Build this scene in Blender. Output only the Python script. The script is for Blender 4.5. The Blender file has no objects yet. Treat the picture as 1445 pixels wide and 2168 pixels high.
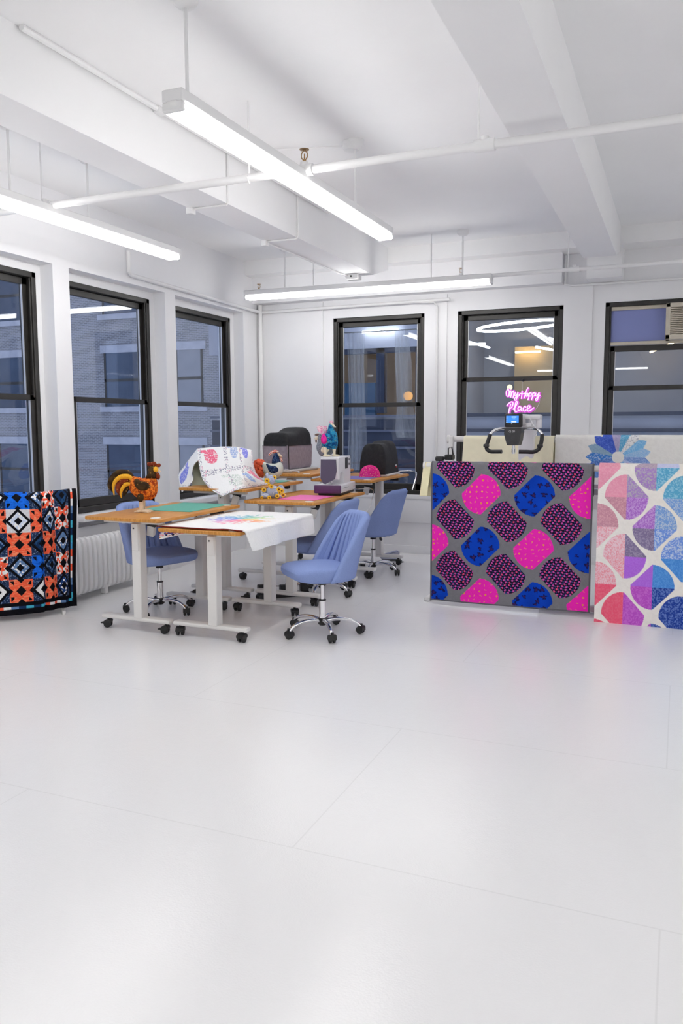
import bpy, bmesh, math, random
import numpy as np
from mathutils import Vector, Matrix, Euler
random.seed(7); RNG = np.random.RandomState(11)
S = bpy.context.scene; COL = S.collection
PI = math.pi

# ------------------------------------------------------------------ camera, sky, exposure
cam_d = bpy.data.cameras.new('camera'); cam = bpy.data.objects.new('camera', cam_d); COL.objects.link(cam)
cam_d.sensor_fit = 'VERTICAL'; cam_d.sensor_height = 36.0
cam_d.lens = 36.0 * 1699.76 / 2168.0
cam_d.clip_end = 300
YAW, PITCH, ROLL = math.radians(22.8177), math.radians(6.182), math.radians(-0.1647)
def _cam():
    cw, sy = math.cos(YAW), math.sin(YAW)
    F = Vector((-sy * math.cos(PITCH), cw * math.cos(PITCH), -math.sin(PITCH)))
    r = Vector((cw, sy, 0)); u = r.cross(F)
    r2 = r * math.cos(ROLL) + u * math.sin(ROLL); u2 = -r * math.sin(ROLL) + u * math.cos(ROLL)
    m = Matrix((r2, u2, -F)).transposed().to_4x4(); m.translation = Vector((0, 0, 1.5)); return m
cam.matrix_world = _cam(); S.camera = cam
S.view_settings.view_transform = 'Standard'; S.view_settings.look = 'None'
S.view_settings.gamma = 1.0; S.view_settings.use_curve_mapping = False
S.view_settings.exposure = 0.64
TUBE = 16.0                      # radiance of the fluorescent tubes
S.cycles.diffuse_bounces = 6; S.cycles.glossy_bounces = 4; S.cycles.max_bounces = 10; S.cycles.adaptive_threshold = 0.06
S.cycles.transparent_max_bounces = 16
S.cycles.sample_clamp_indirect = 8.0
W = bpy.data.worlds.new('dusk_sky'); S.world = W; W.use_nodes = True
bg = W.node_tree.nodes['Background']; bg.inputs[0].default_value = (0.60, 0.67, 0.88, 1); bg.inputs[1].default_value = 0.8

# ------------------------------------------------------------------ material helpers
def lin(c):
    return tuple(((x / 255.0) / 12.92 if x / 255.0 <= 0.04045 else ((x / 255.0 + 0.055) / 1.055) ** 2.4) for x in c)
class NT:
    def __init__(s, m): s.t = m.node_tree; s.n = s.t.nodes; s.l = s.t.links
    def add(s, ty, **kw):
        nd = s.n.new(ty)
        for k, v in kw.items():
            if k.startswith('i_'):
                key = k[2:]; nd.inputs[int(key) if key.isdigit() else key].default_value = v
            else: setattr(nd, k, v)
        return nd
    def link(s, a, b): s.l.new(a, b)
def base_mat(name, col, rough=0.5, metal=0.0, spec=0.5, coat=0.0):
    m = bpy.data.materials.new(name); m.use_nodes = True
    b = m.node_tree.nodes['Principled BSDF']
    b.inputs['Base Color'].default_value = (*col[:3], 1); b.inputs['Roughness'].default_value = rough
    b.inputs['Metallic'].default_value = metal; b.inputs['Specular IOR Level'].default_value = spec
    if coat: b.inputs['Coat Weight'].default_value = coat; b.inputs['Coat Roughness'].default_value = 0.08
    return m
def noise_mat(name, c1, c2=None, rough=0.5, metal=0.0, scale=20.0, bump=0.0, bscale=None, spec=0.5, coat=0.0, detail=4.0, stretch=None):
    m = base_mat(name, c1, rough, metal, spec, coat); t = NT(m); b = t.n['Principled BSDF']
    tc = t.add('ShaderNodeTexCoord'); vec = tc.outputs['Object']
    if stretch:
        mp = t.add('ShaderNodeMapping'); mp.inputs['Scale'].default_value = stretch
        t.link(vec, mp.inputs[0]); vec = mp.outputs[0]
    nz = t.add('ShaderNodeTexNoise', i_Scale=scale, i_Detail=detail); t.link(vec, nz.inputs['Vector'])
    if c2 is not None:
        r = t.add('ShaderNodeValToRGB'); r.color_ramp.elements[0].color = (*c1[:3], 1); r.color_ramp.elements[1].color = (*c2[:3], 1)
        r.color_ramp.elements[0].position = 0.35; r.color_ramp.elements[1].position = 0.65
        t.link(nz.outputs['Fac'], r.inputs[0]); t.link(r.outputs[0], b.inputs['Base Color'])
    if bump:
        n2 = nz
        if bscale: n2 = t.add('ShaderNodeTexNoise', i_Scale=bscale, i_Detail=3.0); t.link(vec, n2.inputs['Vector'])
        bp = t.add('ShaderNodeBump', i_Strength=bump, i_Distance=0.01); t.link(n2.outputs['Fac'], bp.inputs['Height']); t.link(bp.outputs[0], b.inputs['Normal'])
    return m
def dot_mat(name, bgc, bgc2, dots, scale=60.0, size=0.25, rough=0.8):
    m = base_mat(name, bgc, rough, 0, 0.2); t = NT(m); b = t.n['Principled BSDF']
    tc = t.add('ShaderNodeTexCoord')
    nz = t.add('ShaderNodeTexNoise', i_Scale=scale * 0.45, i_Detail=3.0); t.link(tc.outputs['Object'], nz.inputs['Vector'])
    r = t.add('ShaderNodeValToRGB'); r.color_ramp.elements[0].color = (*bgc, 1); r.color_ramp.elements[1].color = (*bgc2, 1)
    r.color_ramp.elements[0].position = 0.42; r.color_ramp.elements[1].position = 0.58
    t.link(nz.outputs['Fac'], r.inputs[0])
    vo = t.add('ShaderNodeTexVoronoi', i_Scale=scale); t.link(tc.outputs['Object'], vo.inputs['Vector'])
    lt = t.add('ShaderNodeMath', operation='LESS_THAN'); lt.inputs[1].default_value = size; t.link(vo.outputs['Distance'], lt.inputs[0])
    mx = t.add('ShaderNodeMix', data_type='RGBA'); mx.inputs[7].default_value = (*dots, 1)
    t.link(lt.outputs[0], mx.inputs[0]); t.link(r.outputs[0], mx.inputs[6]); t.link(mx.outputs[2], b.inputs['Base Color'])
    return m
def check_mat(name, c1, c2, scale=80.0, rough=0.85):
    m = base_mat(name, c1, rough, 0, 0.2); t = NT(m); b = t.n['Principled BSDF']
    tc = t.add('ShaderNodeTexCoord'); mp = t.add('ShaderNodeMapping'); mp.inputs['Rotation'].default_value = (0.3, 0.2, 0.5)
    t.link(tc.outputs['Object'], mp.inputs[0])
    ck = t.add('ShaderNodeTexChecker', i_Scale=scale); ck.inputs[1].default_value = (*c1, 1); ck.inputs[2].default_value = (*c2, 1)
    t.link(mp.outputs[0], ck.inputs[0]); t.link(ck.outputs[0], b.inputs['Base Color']); return m
def paint_mat(name, rough=0.9, bump=0.25, bscale=60.0, attr='Col'):
    """printed cloth: colour of the print from the mesh, quilted relief from noise nodes"""
    m = base_mat(name, (0.8, 0.8, 0.8), rough, 0, 0.15); t = NT(m); b = t.n['Principled BSDF']
    a = t.add('ShaderNodeAttribute', attribute_name=attr); tc = t.add('ShaderNodeTexCoord')
    nz = t.add('ShaderNodeTexNoise', i_Scale=bscale, i_Detail=2.0, i_Distortion=1.2); t.link(tc.outputs['Object'], nz.inputs['Vector'])
    bp = t.add('ShaderNodeBump', i_Strength=bump, i_Distance=0.012); t.link(nz.outputs['Fac'], bp.inputs['Height'])
    t.link(a.outputs['Color'], b.inputs['Base Color']); t.link(bp.outputs[0], b.inputs['Normal']); return m
def emit_mat(name, col, strength):
    m = bpy.data.materials.new(name); m.use_nodes = True; t = NT(m); t.n.clear()
    o = t.add('ShaderNodeOutputMaterial'); e = t.add('ShaderNodeEmission'); e.inputs[0].default_value = (*col, 1); e.inputs[1].default_value = strength
    t.link(e.outputs[0], o.inputs[0]); return m
def glass_mat(name, tint=(0.86, 0.9, 0.95), ior=1.5):
    m = bpy.data.materials.new(name); m.use_nodes = True; t = NT(m); t.n.clear()
    o = t.add('ShaderNodeOutputMaterial'); tr = t.add('ShaderNodeBsdfTransparent'); tr.inputs[0].default_value = (*tint, 1)
    gl = t.add('ShaderNodeBsdfGlossy'); gl.inputs['Roughness'].default_value = 0.01
    fr = t.add('ShaderNodeFresnel', i_IOR=ior); mx = t.add('ShaderNodeMixShader')
    ge = t.add('ShaderNodeNewGeometry'); io = t.add('ShaderNodeMapRange'); io.inputs[3].default_value = ior; io.inputs[4].default_value = 1.0 / ior
    t.link(ge.outputs['Backfacing'], io.inputs[0]); t.link(io.outputs[0], fr.inputs['IOR'])
    t.link(fr.outputs[0], mx.inputs[0]); t.link(tr.outputs[0], mx.inputs[1]); t.link(gl.outputs[0], mx.inputs[2]); t.link(mx.outputs[0], o.inputs[0]); return m
def sheer_mat(name, col, alpha):
    m = base_mat(name, col, 0.9, 0, 0.1); m.node_tree.nodes['Principled BSDF'].inputs['Alpha'].default_value = alpha
    t = NT(m); b = t.n['Principled BSDF']; tc = t.add('ShaderNodeTexCoord')
    wv = t.add('ShaderNodeTexNoise', i_Scale=14.0, i_Detail=2.0); mp = t.add('ShaderNodeMapping'); mp.inputs['Scale'].default_value = (1, 1, 0.05)
    t.link(tc.outputs['Object'], mp.inputs[0]); t.link(mp.outputs[0], wv.inputs['Vector'])
    mr = t.add('ShaderNodeMapRange'); mr.inputs[1].default_value = .3; mr.inputs[2].default_value = .7; mr.inputs[3].default_value = alpha * .45; mr.inputs[4].default_value = alpha * 1.4
    t.link(wv.outputs['Fac'], mr.inputs[0]); t.link(mr.outputs[0], b.inputs['Alpha']); return m

M = {}
WH = (0.83, 0.83, 0.845)
M['wall'] = noise_mat('painted_plaster', WH, (0.845, 0.845, 0.86), 0.55, scale=3.0, bump=0.05, bscale=30.0)
M['ceil'] = noise_mat('painted_concrete', (0.89, 0.89, 0.895), (0.905, 0.905, 0.91), 0.7, scale=2.0, bump=0.06, bscale=14.0)
M['pipe'] = noise_mat('white_pipe_paint', (0.84, 0.84, 0.84), None, 0.35, bump=0.03, bscale=40.0)
M['dark'] = noise_mat('dark_bronze_frame', (0.022, 0.02, 0.018), (0.03, 0.028, 0.025), 0.4, scale=12.0)
M['glass'] = glass_mat('window_glass')
M['wmetal'] = noise_mat('white_powder_coat', (0.80, 0.79, 0.77), None, 0.4, bump=0.03, bscale=300.0)
M['housing'] = noise_mat('lamp_housing_white', (0.82, 0.82, 0.82), None, 0.4, bump=0.01, bscale=80.0)
M['tube'] = emit_mat('fluorescent_tube', (1.0, 0.985, 0.96), TUBE)
M['tube_dim'] = emit_mat('dimmed_fluorescent_tube', (1.0, 0.985, 0.96), TUBE * .68)  # both weaker tubes are dimmed to even out the room's light
M['tube_soft'] = emit_mat('softened_fluorescent_tube', (1.0, 0.985, 0.96), TUBE * .80)
M['black'] = noise_mat('black_plastic', (0.012, 0.012, 0.013), (0.02, 0.02, 0.021), 0.45, scale=60.0)
M['chrome'] = noise_mat('chrome', (0.82, 0.82, 0.84), None, 0.12, metal=1.0, bump=0.005, bscale=30.0)
M['brass'] = noise_mat('aged_brass', (0.32, 0.19, 0.09), (0.42, 0.28, 0.14), 0.35, metal=1.0, scale=80.0)
M['blue'] = noise_mat('blue_woven_fabric', lin((134, 153, 205)), lin((146, 165, 216)), 0.95, scale=260.0, bump=0.3, bscale=420.0, spec=0.15)
M['steel'] = noise_mat('grey_steel', (0.55, 0.56, 0.58), None, 0.4, metal=0.7, bump=0.01, bscale=50.0)
# bamboo
def bamboo():
    m = noise_mat('bamboo', lin((188, 124, 48)), lin((216, 156, 78)), 0.42, scale=9.0, stretch=(14.0, 0.7, 3.0), spec=0.4); return m
M['bamboo'] = bamboo()
# floor: glossy white paint over boards with faint seams
def floor_mat():
    m = base_mat('white_floor_paint', (0.90, 0.90, 0.908), 0.3, 0, 0.5); t = NT(m); b = t.n['Principled BSDF']
    tc = t.add('ShaderNodeTexCoord'); mp = t.add('ShaderNodeMapping'); mp.inputs['Rotation'].default_value = (0, 0, 0); t.link(tc.outputs['Object'], mp.inputs[0])
    br = t.add('ShaderNodeTexBrick', i_Scale=1.0); br.inputs['Color1'].default_value = (0.90, 0.90, 0.908, 1); br.inputs['Color2'].default_value = (0.905, 0.905, 0.912, 1)
    br.inputs['Mortar'].default_value = (0.83, 0.83, 0.835, 1); br.inputs['Mortar Size'].default_value = 0.004; br.inputs['Mortar Smooth'].default_value = 0.6
    br.inputs['Brick Width'].default_value = 2.44; br.inputs['Row Height'].default_value = 1.22; t.link(mp.outputs[0], br.inputs['Vector'])
    n = t.add('ShaderNodeTexNoise', i_Scale=0.9, i_Detail=1.0); t.link(tc.outputs['Object'], n.inputs['Vector'])
    rr = t.add('ShaderNodeMapRange'); rr.inputs[1].default_value = .1; rr.inputs[2].default_value = .9; rr.inputs[3].default_value = .15; rr.inputs[4].default_value = .24
    t.link(n.outputs['Fac'], rr.inputs[0]); t.link(rr.outputs[0], b.inputs['Roughness'])
    vo = t.add('ShaderNodeTexNoise', i_Scale=1.1, i_Detail=3.0); t.link(tc.outputs['Object'], vo.inputs['Vector'])
    st = t.add('ShaderNodeMapRange', interpolation_type='SMOOTHSTEP'); st.inputs[1].default_value = .3; st.inputs[2].default_value = 1.0; st.inputs[3].default_value = 0; st.inputs[4].default_value = .10
    t.link(vo.outputs['Fac'], st.inputs[0])
    mx = t.add('ShaderNodeMix', data_type='RGBA'); mx.inputs[7].default_value = (0.70, 0.67, 0.64, 1); t.link(st.outputs[0], mx.inputs[0]); t.link(br.outputs['Color'], mx.inputs[6])
    t.link(mx.outputs[2], b.inputs['Base Color'])
    n2 = t.add('ShaderNodeTexNoise', i_Scale=26.0, i_Detail=6.0); t.link(tc.outputs['Object'], n2.inputs['Vector'])
    n3 = t.add('ShaderNodeTexNoise', i_Scale=150.0, i_Detail=2.0); t.link(tc.outputs['Object'], n3.inputs['Vector'])
    ad = t.add('ShaderNodeMath', operation='ADD'); t.link(n2.outputs['Fac'], ad.inputs[0]); t.link(n3.outputs['Fac'], ad.inputs[1])
    bp = t.add('ShaderNodeBump', i_Strength=0.10, i_Distance=0.006); t.link(ad.outputs[0], bp.inputs['Height']); t.link(bp.outputs[0], b.inputs['Normal'])
    return m
M['floor'] = floor_mat()

# ------------------------------------------------------------------ mesh builder
class MB:
    def __init__(s): s.bm = bmesh.new()
    def box(s, lo, hi, bevel=0.0, seg=2, mat=None):
        lo, hi = Vector(lo), Vector(hi); c = (lo + hi) / 2; d = hi - lo
        m = Matrix.Translation(c) @ Matrix.Diagonal((d.x, d.y, d.z, 1))
        if mat is not None: m = mat @ m
        r = bmesh.ops.create_cube(s.bm, size=1.0, matrix=m)
        if bevel:
            es = list({e for v in r['verts'] for e in v.link_edges})
            bmesh.ops.bevel(s.bm, geom=es, offset=bevel, segments=seg, affect='EDGES', profile=0.5)
        return s
    def faces(s, vs, fs):
        v = [s.bm.verts.new(p) for p in vs]
        for f in fs:
            try: s.bm.faces.new([v[i] for i in f])
            except ValueError: pass
        return v
    def rings(s, rings, closed=True, cap0=True, cap1=True, loop=False):
        """loft a list of rings (each a list of points)"""
        R = [[s.bm.verts.new(p) for p in r] for r in rings]; n = len(R[0])
        rr = list(range(len(R) - 1)) + ([len(R) - 1] if loop else [])
        for i in rr:
            a, b = R[i], R[(i + 1) % len(R)]
            for j in range(n if closed else n - 1):
                k = (j + 1) % n
                try: s.bm.faces.new((a[j], a[k], b[k], b[j]))
                except ValueError: pass
        if not loop and closed:
            if cap0: s.bm.faces.new(list(reversed(R[0])))
            if cap1: s.bm.faces.new(R[-1])
        return s
    def tube(s, pts, rad, n=10, caps=True, loop=False, flat=None):
        pts = [Vector(p) for p in pts]; m = len(pts)
        if not hasattr(rad, '__len__'): rad = [rad] * m
        rings = []; up = None
        for i in range(m):
            if loop: t = pts[(i + 1) % m] - pts[i - 1]
            else: t = pts[min(i + 1, m - 1)] - pts[max(i - 1, 0)]
            t = t.normalized() if t.length > 1e-9 else Vector((0, 0, 1))
            if up is None:
                a = Vector((0, 0, 1)) if abs(t.z) < 0.9 else Vector((1, 0, 0))
                if flat is not None: a = Vector(flat)
                x = (a - t * a.dot(t)).normalized()
            else: x = (up - t * up.dot(t)).normalized()
            up = x; y = t.cross(x)
            rr = rad[i]; rx, ry = rr if hasattr(rr, '__len__') else (rr, rr)
            rings.append([pts[i] + x * (rx * math.cos(2 * PI * k / n)) + y * (ry * math.sin(2 * PI * k / n)) for k in range(n)])
        return s.rings(rings, True, caps, caps, loop)
    def cyl(s, p0, p1, r0, r1=None, n=16):
        return s.tube([p0, p1], [r0, r0 if r1 is None else r1], n)
    def lathe(s, prof, c=(0, 0, 0), n=24, mat=None):
        c = Vector(c); rings = []
        for r, z in prof:
            ring = [c + Vector((max(r, 1e-4) * math.cos(2 * PI * k / n), max(r, 1e-4) * math.sin(2 * PI * k / n), z)) for k in range(n)]
            if mat is not None: ring = [mat @ p for p in ring]
            rings.append(ring)
        return s.rings(rings)
    def ell(s, c, r, n=16, m=10, mat=None):
        c = Vector(c); rings = []
        for i in range(m + 1):
            a = -PI / 2 + PI * i / m; cr = max(math.cos(a), 1e-3)
            ring = [Vector((r[0] * cr * math.cos(2 * PI * k / n), r[1] * cr * math.sin(2 * PI * k / n), r[2] * math.sin(a))) for k in range(n)]
            rings.append([c + (mat @ p if mat is not None else p) for p in ring])
        return s.rings(rings)
    def puffy(s, outline, thick, c=None, rings=7, rim=0.15):
        """stuffed flat shape: outline in local x/z, inflated along y"""
        o = [Vector((p[0], 0, p[1])) for p in smooth2(outline, 5)]
        if c is None: c = sum(o, Vector()) / len(o)
        else: c = Vector((c[0], 0, c[1]))
        L = []
        for side in (-1, 1):
            seq = [i / rings for i in range(rings + 1)]
            if side == 1: seq = list(reversed(seq))[1:]
            for q in seq:
                q2 = max(q, 0.02)
                y = side * thick * (rim * (1 if q > .99 else 1) + (1 - rim) * math.sqrt(max(0, 1 - q * q)) )
                if q > .99: y = 0 if side == 1 else -0.0
                L.append([c + (p - c) * q2 + Vector((0, y, 0)) for p in o])
        return s.rings(L)
    def shell(s, P, T):
        """closed shell around a grid of points P[i][j] with half-thickness pairs T[i][j] = (front, back)"""
        nu, nv = len(P), len(P[0]); N = [[None] * nv for _ in range(nu)]
        for i in range(nu):
            for j in range(nv):
                a = P[min(i + 1, nu - 1)][j] - P[max(i - 1, 0)][j]; b = P[i][min(j + 1, nv - 1)] - P[i][max(j - 1, 0)]
                N[i][j] = a.cross(b).normalized() if a.cross(b).length > 1e-12 else Vector((0, 1, 0))
        A = [[s.bm.verts.new(P[i][j] + N[i][j] * T[i][j][0]) for j in range(nv)] for i in range(nu)]
        B = [[s.bm.verts.new(P[i][j] - N[i][j] * T[i][j][1]) for j in range(nv)] for i in range(nu)]
        for i in range(nu - 1):
            for j in range(nv - 1):
                s.bm.faces.new((A[i][j], A[i + 1][j], A[i + 1][j + 1], A[i][j + 1])); s.bm.faces.new((B[i][j], B[i][j + 1], B[i + 1][j + 1], B[i + 1][j]))
        for i in range(nu - 1):
            s.bm.faces.new((A[i][0], B[i][0], B[i + 1][0], A[i + 1][0])); s.bm.faces.new((A[i][-1], A[i + 1][-1], B[i + 1][-1], B[i][-1]))
        for j in range(nv - 1):
            s.bm.faces.new((A[0][j], A[0][j + 1], B[0][j + 1], B[0][j])); s.bm.faces.new((A[-1][j], B[-1][j], B[-1][j + 1], A[-1][j + 1]))
        return s
    def mesh(s, name, mat, ang=40):
        bmesh.ops.remove_doubles(s.bm, verts=s.bm.verts, dist=1e-5)
        bmesh.ops.recalc_face_normals(s.bm, faces=s.bm.faces)
        me = bpy.data.meshes.new(name); s.bm.to_mesh(me); s.bm.free()
        me.polygons.foreach_set('use_smooth', [True] * len(me.polygons)); me.set_sharp_from_angle(angle=math.radians(ang))
        if mat is not None: me.materials.append(mat)
        return me
    def build(s, name, mat, parent=None, loc=None, rz=0.0, ang=40):
        return link(name, s.mesh(name, mat, ang), parent, loc, rz)
def smooth2(pts, k=4, closed=True):
    """Catmull-Rom through points (any dimension)"""
    P = [np.array(p, float) for p in pts]; n = len(P); out = []
    rng = range(n) if closed else range(n - 1)
    for i in rng:
        if closed: a, b, c, d = P[i - 1], P[i], P[(i + 1) % n], P[(i + 2) % n]
        else: a, b, c, d = P[max(i - 1, 0)], P[i], P[i + 1], P[min(i + 2, n - 1)]
        for q in range(k):
            t = q / k
            out.append(tuple(0.5 * ((2 * b) + (c - a) * t + (2 * a - 5 * b + 4 * c - d) * t * t + (3 * b - a - 3 * c + d) * t ** 3)))
    if not closed: out.append(tuple(P[-1]))
    return out
def link(name, me, parent=None, loc=None, rz=0.0):
    o = bpy.data.objects.new(name, me); COL.objects.link(o)
    if parent is not None: o.parent = parent
    if loc is not None: o.location = loc
    if rz: o.rotation_euler = (0, 0, rz)
    return o
def tag(o, label, cat, group=None, kind=None):
    o['label'] = label; o['category'] = cat
    if group: o['group'] = group
    if kind: o['kind'] = kind
    return o
def thing(name, label, cat, loc=(0, 0, 0), rz=0.0, group=None):
    o = bpy.data.objects.new(name, None); COL.objects.link(o); o.location = loc; o.rotation_euler = (0, 0, rz)
    return tag(o, label, cat, group)
def struct(o, label=None):
    o['kind'] = 'structure'
    if label: o['label'] = label
    return o
def copy_tree(o, parent=None):
    kids = list(o.children); c = o.copy(); COL.objects.link(c)
    if parent is not None: c.parent = parent
    for k in kids: copy_tree(k, c)
    return c

# ------------------------------------------------------------------ the room shell
ZC = 3.435
XL, XR, YB, YF = -4.85, 5.2, 8.92, -5.0
struct(MB().box((XL - .3, YF - .2, -.12), (XR + .2, YB + .25, 0)).build('floor', M['floor']), 'white glossy painted floor')
struct(MB().box((XL - .3, YF - .2, ZC), (XR + .2, YB + .25, ZC + .15)).build('ceiling', M['ceil']), 'white painted concrete ceiling')
struct(MB().box((XR, YF - .2, 0), (XR + .2, YB + .25, ZC)).build('wall_right', M['wall']))
struct(MB().box((XL - .3, YF - .2, 0), (XR, YF, ZC)).build('wall_front', M['wall']))
# left wall with window bays
LW = [(4.10, 5.318), (5.665, 6.874), (7.245, 8.451)]           # frame openings along y
PIER = [(3.79, 3.99), (5.37, 5.565), (6.95, 7.13), (8.53, 9.17)]
SZ, TZ = 0.712, 2.763
w = MB()
w.box((XL - .3, YF, 0), (XL, 3.79, ZC))
w.box((XL - .3, 3.79, 2.835), (XL, YB + .25, ZC))              # band above the bays
for a, b in PIER: w.box((XL - .3, a, 0), (XL, b, 2.835))
for i, (a, b) in enumerate(LW):
    p, q = PIER[i][1], PIER[i + 1][0]
    w.box((XL - .3, p, 0), (XL - .03, q, .60))                 # apron below the sill
    w.box((XL - .3, p, .60), (XL - .10, q, SZ - .006))
    w.box((XL - .3, p, SZ - .006), (-4.985, a, 2.835)); w.box((XL - .3, b, SZ - .006), (-4.985, q, 2.835))   # side strips
    w.box((XL - .3, a, TZ), (-4.985, b, 2.835))
struct(w.build('wall_left', M['wall'], ang=30), 'white left wall with window bays between piers')
# back wall
BW = [(-3.856, -2.727, 0.69, 2.757), (-2.342, -1.196, 0.69, 2.757), (-0.773, 0.42, 0.69, 2.757)]
w = MB(); xs = XL - .3
for (a, b, z0, z1) in BW:
    w.box((xs, YB, 0), (a, YB + .25, ZC)); w.box((a, YB, 0), (b, YB + .25, z0)); w.box((a, YB, z1), (b, YB + .25, ZC)); xs = b
w.box((xs, YB, 0), (XR, YB + .25, ZC))
for a, b in ((XL, -3.98), (-2.60, -2.46), (-1.03, -.90), (.6, .72)): w.box((a, YB - .018, .70), (b, YB + .01, 2.95))
struct(w.build('wall_back', M['wall'], ang=30), 'white back wall with window openings')
struct(MB().box((-4.83, YB - .028, .64), (XR, YB + .01, .685), .004).build('trim_1', M['wall']), 'white window ledge on back wall')
struct(MB().box((-4.83, YB - .022, .365), (XR, YB + .01, .64), .004).build('trim_2', M['wall']), 'white apron panel on back wall')
struct(MB().box((-4.83, YB - .02, 0), (XR, YB + .01, .09), .003).build('baseboard_back', M['wall']))
m = MB()
for i in range(3): m.box((-4.99, PIER[i][1] + .002, .655), (-4.79, PIER[i + 1][0] - .002, .706), .006)
struct(m.build('trim_3', M['wall']), 'white sills under the left windows')
# beams and the girder over the back wall
def beam(name, x0, x1):
    m = MB(); zb = 3.075
    prof = [(-4.99, ZC + .01), (8.60, ZC + .01), (8.60, 3.20), (8.14, zb), (-4.99, zb)]
    ys = [(x0, p[0], p[1]) for p in prof], [(x1, p[0], p[1]) for p in prof]
    m.rings([ys[0], ys[1]])
    return struct(m.build(name, M['ceil'], ang=20))
beam('ceiling_beam', -3.365, -3.05)['label'] = 'white beam crossing the left half of ceiling'
beam('ceiling_beam', -0.925, -0.62)['label'] = 'white beam crossing the right half of ceiling'
struct(MB().box((XL, 8.58, 3.27), (XR, YB + .01, ZC + .01)).build('ceiling_girder', M['ceil'], ang=20), 'white girder above the back windows')
struct(MB().box((XL, 8.76, 2.965), (-1.20, YB + .01, 3.28)).build('trim_4', M['wall'], ang=20), 'white soffit box above back windows')
struct(MB().box((-.94, 8.62, 2.96), (-.60, YB + .01, 3.28)).build('trim_5', M['ceil'], ang=20), 'bracket carrying the right ceiling beam')

# ------------------------------------------------------------------ windows
def window(n, a, b, z0, z1, axis, rail, label, top=None, inner=True):
    """double-hung dark window; axis 'y': in the left wall (x const), 'x': in the back wall (y const). local: u along, d outward"""
    def P(u, d, z): return (-4.985 - d, u, z) if axis == 'y' else (u, YB + .02 + d, z)
    def bx(m, u0, u1, d0, d1, z0_, z1_, bv=.004):
        p, q = P(u0, d0, z0_), P(u1, d1, z1_); m.box([min(p[i], q[i]) for i in range(3)], [max(p[i], q[i]) for i in range(3)], bv, 1)
    root = bpy.data.objects.new('window_%d' % n, None); COL.objects.link(root); struct(root, label); root['category'] = 'window'
    root.location = P((a + b) / 2, 0.05, z0)
    off = Vector(root.location)
    def bld(m, nm, mt, par=root):
        o = m.build(nm, mt, par, ang=25); o.location = -off if par is root else (0, 0, 0); return o
    f = 0.045
    m = MB()
    bx(m, a, a + f, 0, .12, z0, z1); bx(m, b - f, b, 0, .12, z0, z1); bx(m, a, b, 0, .12, z1 - f, z1); bx(m, a, b, 0, .12, z0, z0 + .05)
    for u in (a + f, b - f - .014): bx(m, u, u + .014, .012, .03, rail, z1 - f)
    bld(m, 'frame', M['dark'])
    zt = (top if top is not None else z1 - f)
    for nm, s0, s1, d in (('upper_sash', rail - .02, zt, .055), ('lower_sash', z0 + .05, rail + .025, .018)):
        m = MB(); st = .058
        bx(m, a + f, a + f + st, d, d + .035, s0, s1); bx(m, b - f - st, b - f, d, d + .035, s0, s1)
        bt = .035 if nm == 'upper_sash' else .075; tp = .06 if nm == 'upper_sash' else .048
        bx(m, a + f, b - f, d, d + .035, s0, s0 + bt); bx(m, a + f, b - f, d, d + .035, s1 - tp, s1)
        s_ = bld(m, nm, M['dark'])
        g = MB(); bx(g, a + f + st, b - f - st, d + .015, d + .021, s0 + bt, s1 - tp, 0)
        o = bld(g, 'pane', M['glass'], s_)
        t = MB()
        for u in (a + f + st, b - f - st - .006): bx(t, u, u + .006, d - .004, d + .012, s0 + bt, s1 - tp, 0)
        bld(t, 'glazing_bead', M['steel'], s_)
    return root
for i, (a, b) in enumerate(LW):
    window(i + 1, a, b, SZ, TZ, 'y', 1.735, ['dark framed window at the left edge over black quilt', 'dark framed window behind the wooden rooster', 'dark framed window behind the hen print quilt'][i])
window(4, *BW[0], 'x', 1.735, 'dark framed window behind the black machine case')
window(5, *BW[1], 'x', 2.00, 'dark framed window holding the pink neon sign')
window(6, *BW[2], 'x', 1.875, 'dark framed window under the air conditioner', top=2.315)

# ------------------------------------------------------------------ ceiling lamps
def strip_light(p0, p1, rods, label, name='strip_light', tube='tube'):
    """pendant twin-tube strip between two points (same height)"""
    p0, p1 = Vector(p0), Vector(p1); c = (p0 + p1) / 2; d = p1 - p0; L = d.length; rz = math.atan2(d.y, d.x)
    t = thing(name, label, 'lamp', c, rz, 'fluorescent strip lights')
    m = MB(); m.box((-L / 2, -.056, .03), (L / 2, .056, .085), .006, 1)
    m.box((-L / 2, -.03, .0), (-L / 2 + .03, .03, .035), .004, 1); m.box((L / 2 - .03, -.03, .0), (L / 2, .03, .035), .004, 1)
    for s in (-1, 1): m.box((s * (L / 2 - .014) - .014, -.055, -.012), (s * (L / 2 - .014) + .014, .055, .032), .006, 1)
    m.build('housing', M['housing'], t)
    for y in (-.04, .04): MB().cyl((-L / 2 + .028, y, .006), (L / 2 - .028, y, .006), .019, n=14).build('tube', M[tube], t)
    for r in rods:
        x = -L / 2 + r * L
        MB().cyl((x, 0, .08), (x, 0, ZC - c.z), .0085, n=8).build('hanger_rod', M['pipe'], t)
        MB().lathe([(.012, -.055), (.04, -.05), (.058, -.03), (.06, 0.0)], (x, 0, ZC - c.z), 20).build('canopy', M['pipe'], t)
    return t
LZ = 2.905
strip_light((-2.145, 3.165, LZ), (-2.125, 5.95, LZ), (.045, .775), 'long white twin tube strip light hanging nearest the camera', tube='tube_soft')
strip_light((-4.05, 3.10, LZ), (-4.01, 5.92, LZ), (.36, .62), 'white strip light along the left windows, cut off at left edge', tube='tube_dim')
strip_light((-4.545, 8.06, LZ), (-1.785, 8.13, LZ), (.175, .89), 'white strip light hanging crosswise before the back windows', tube='tube_dim')
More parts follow.
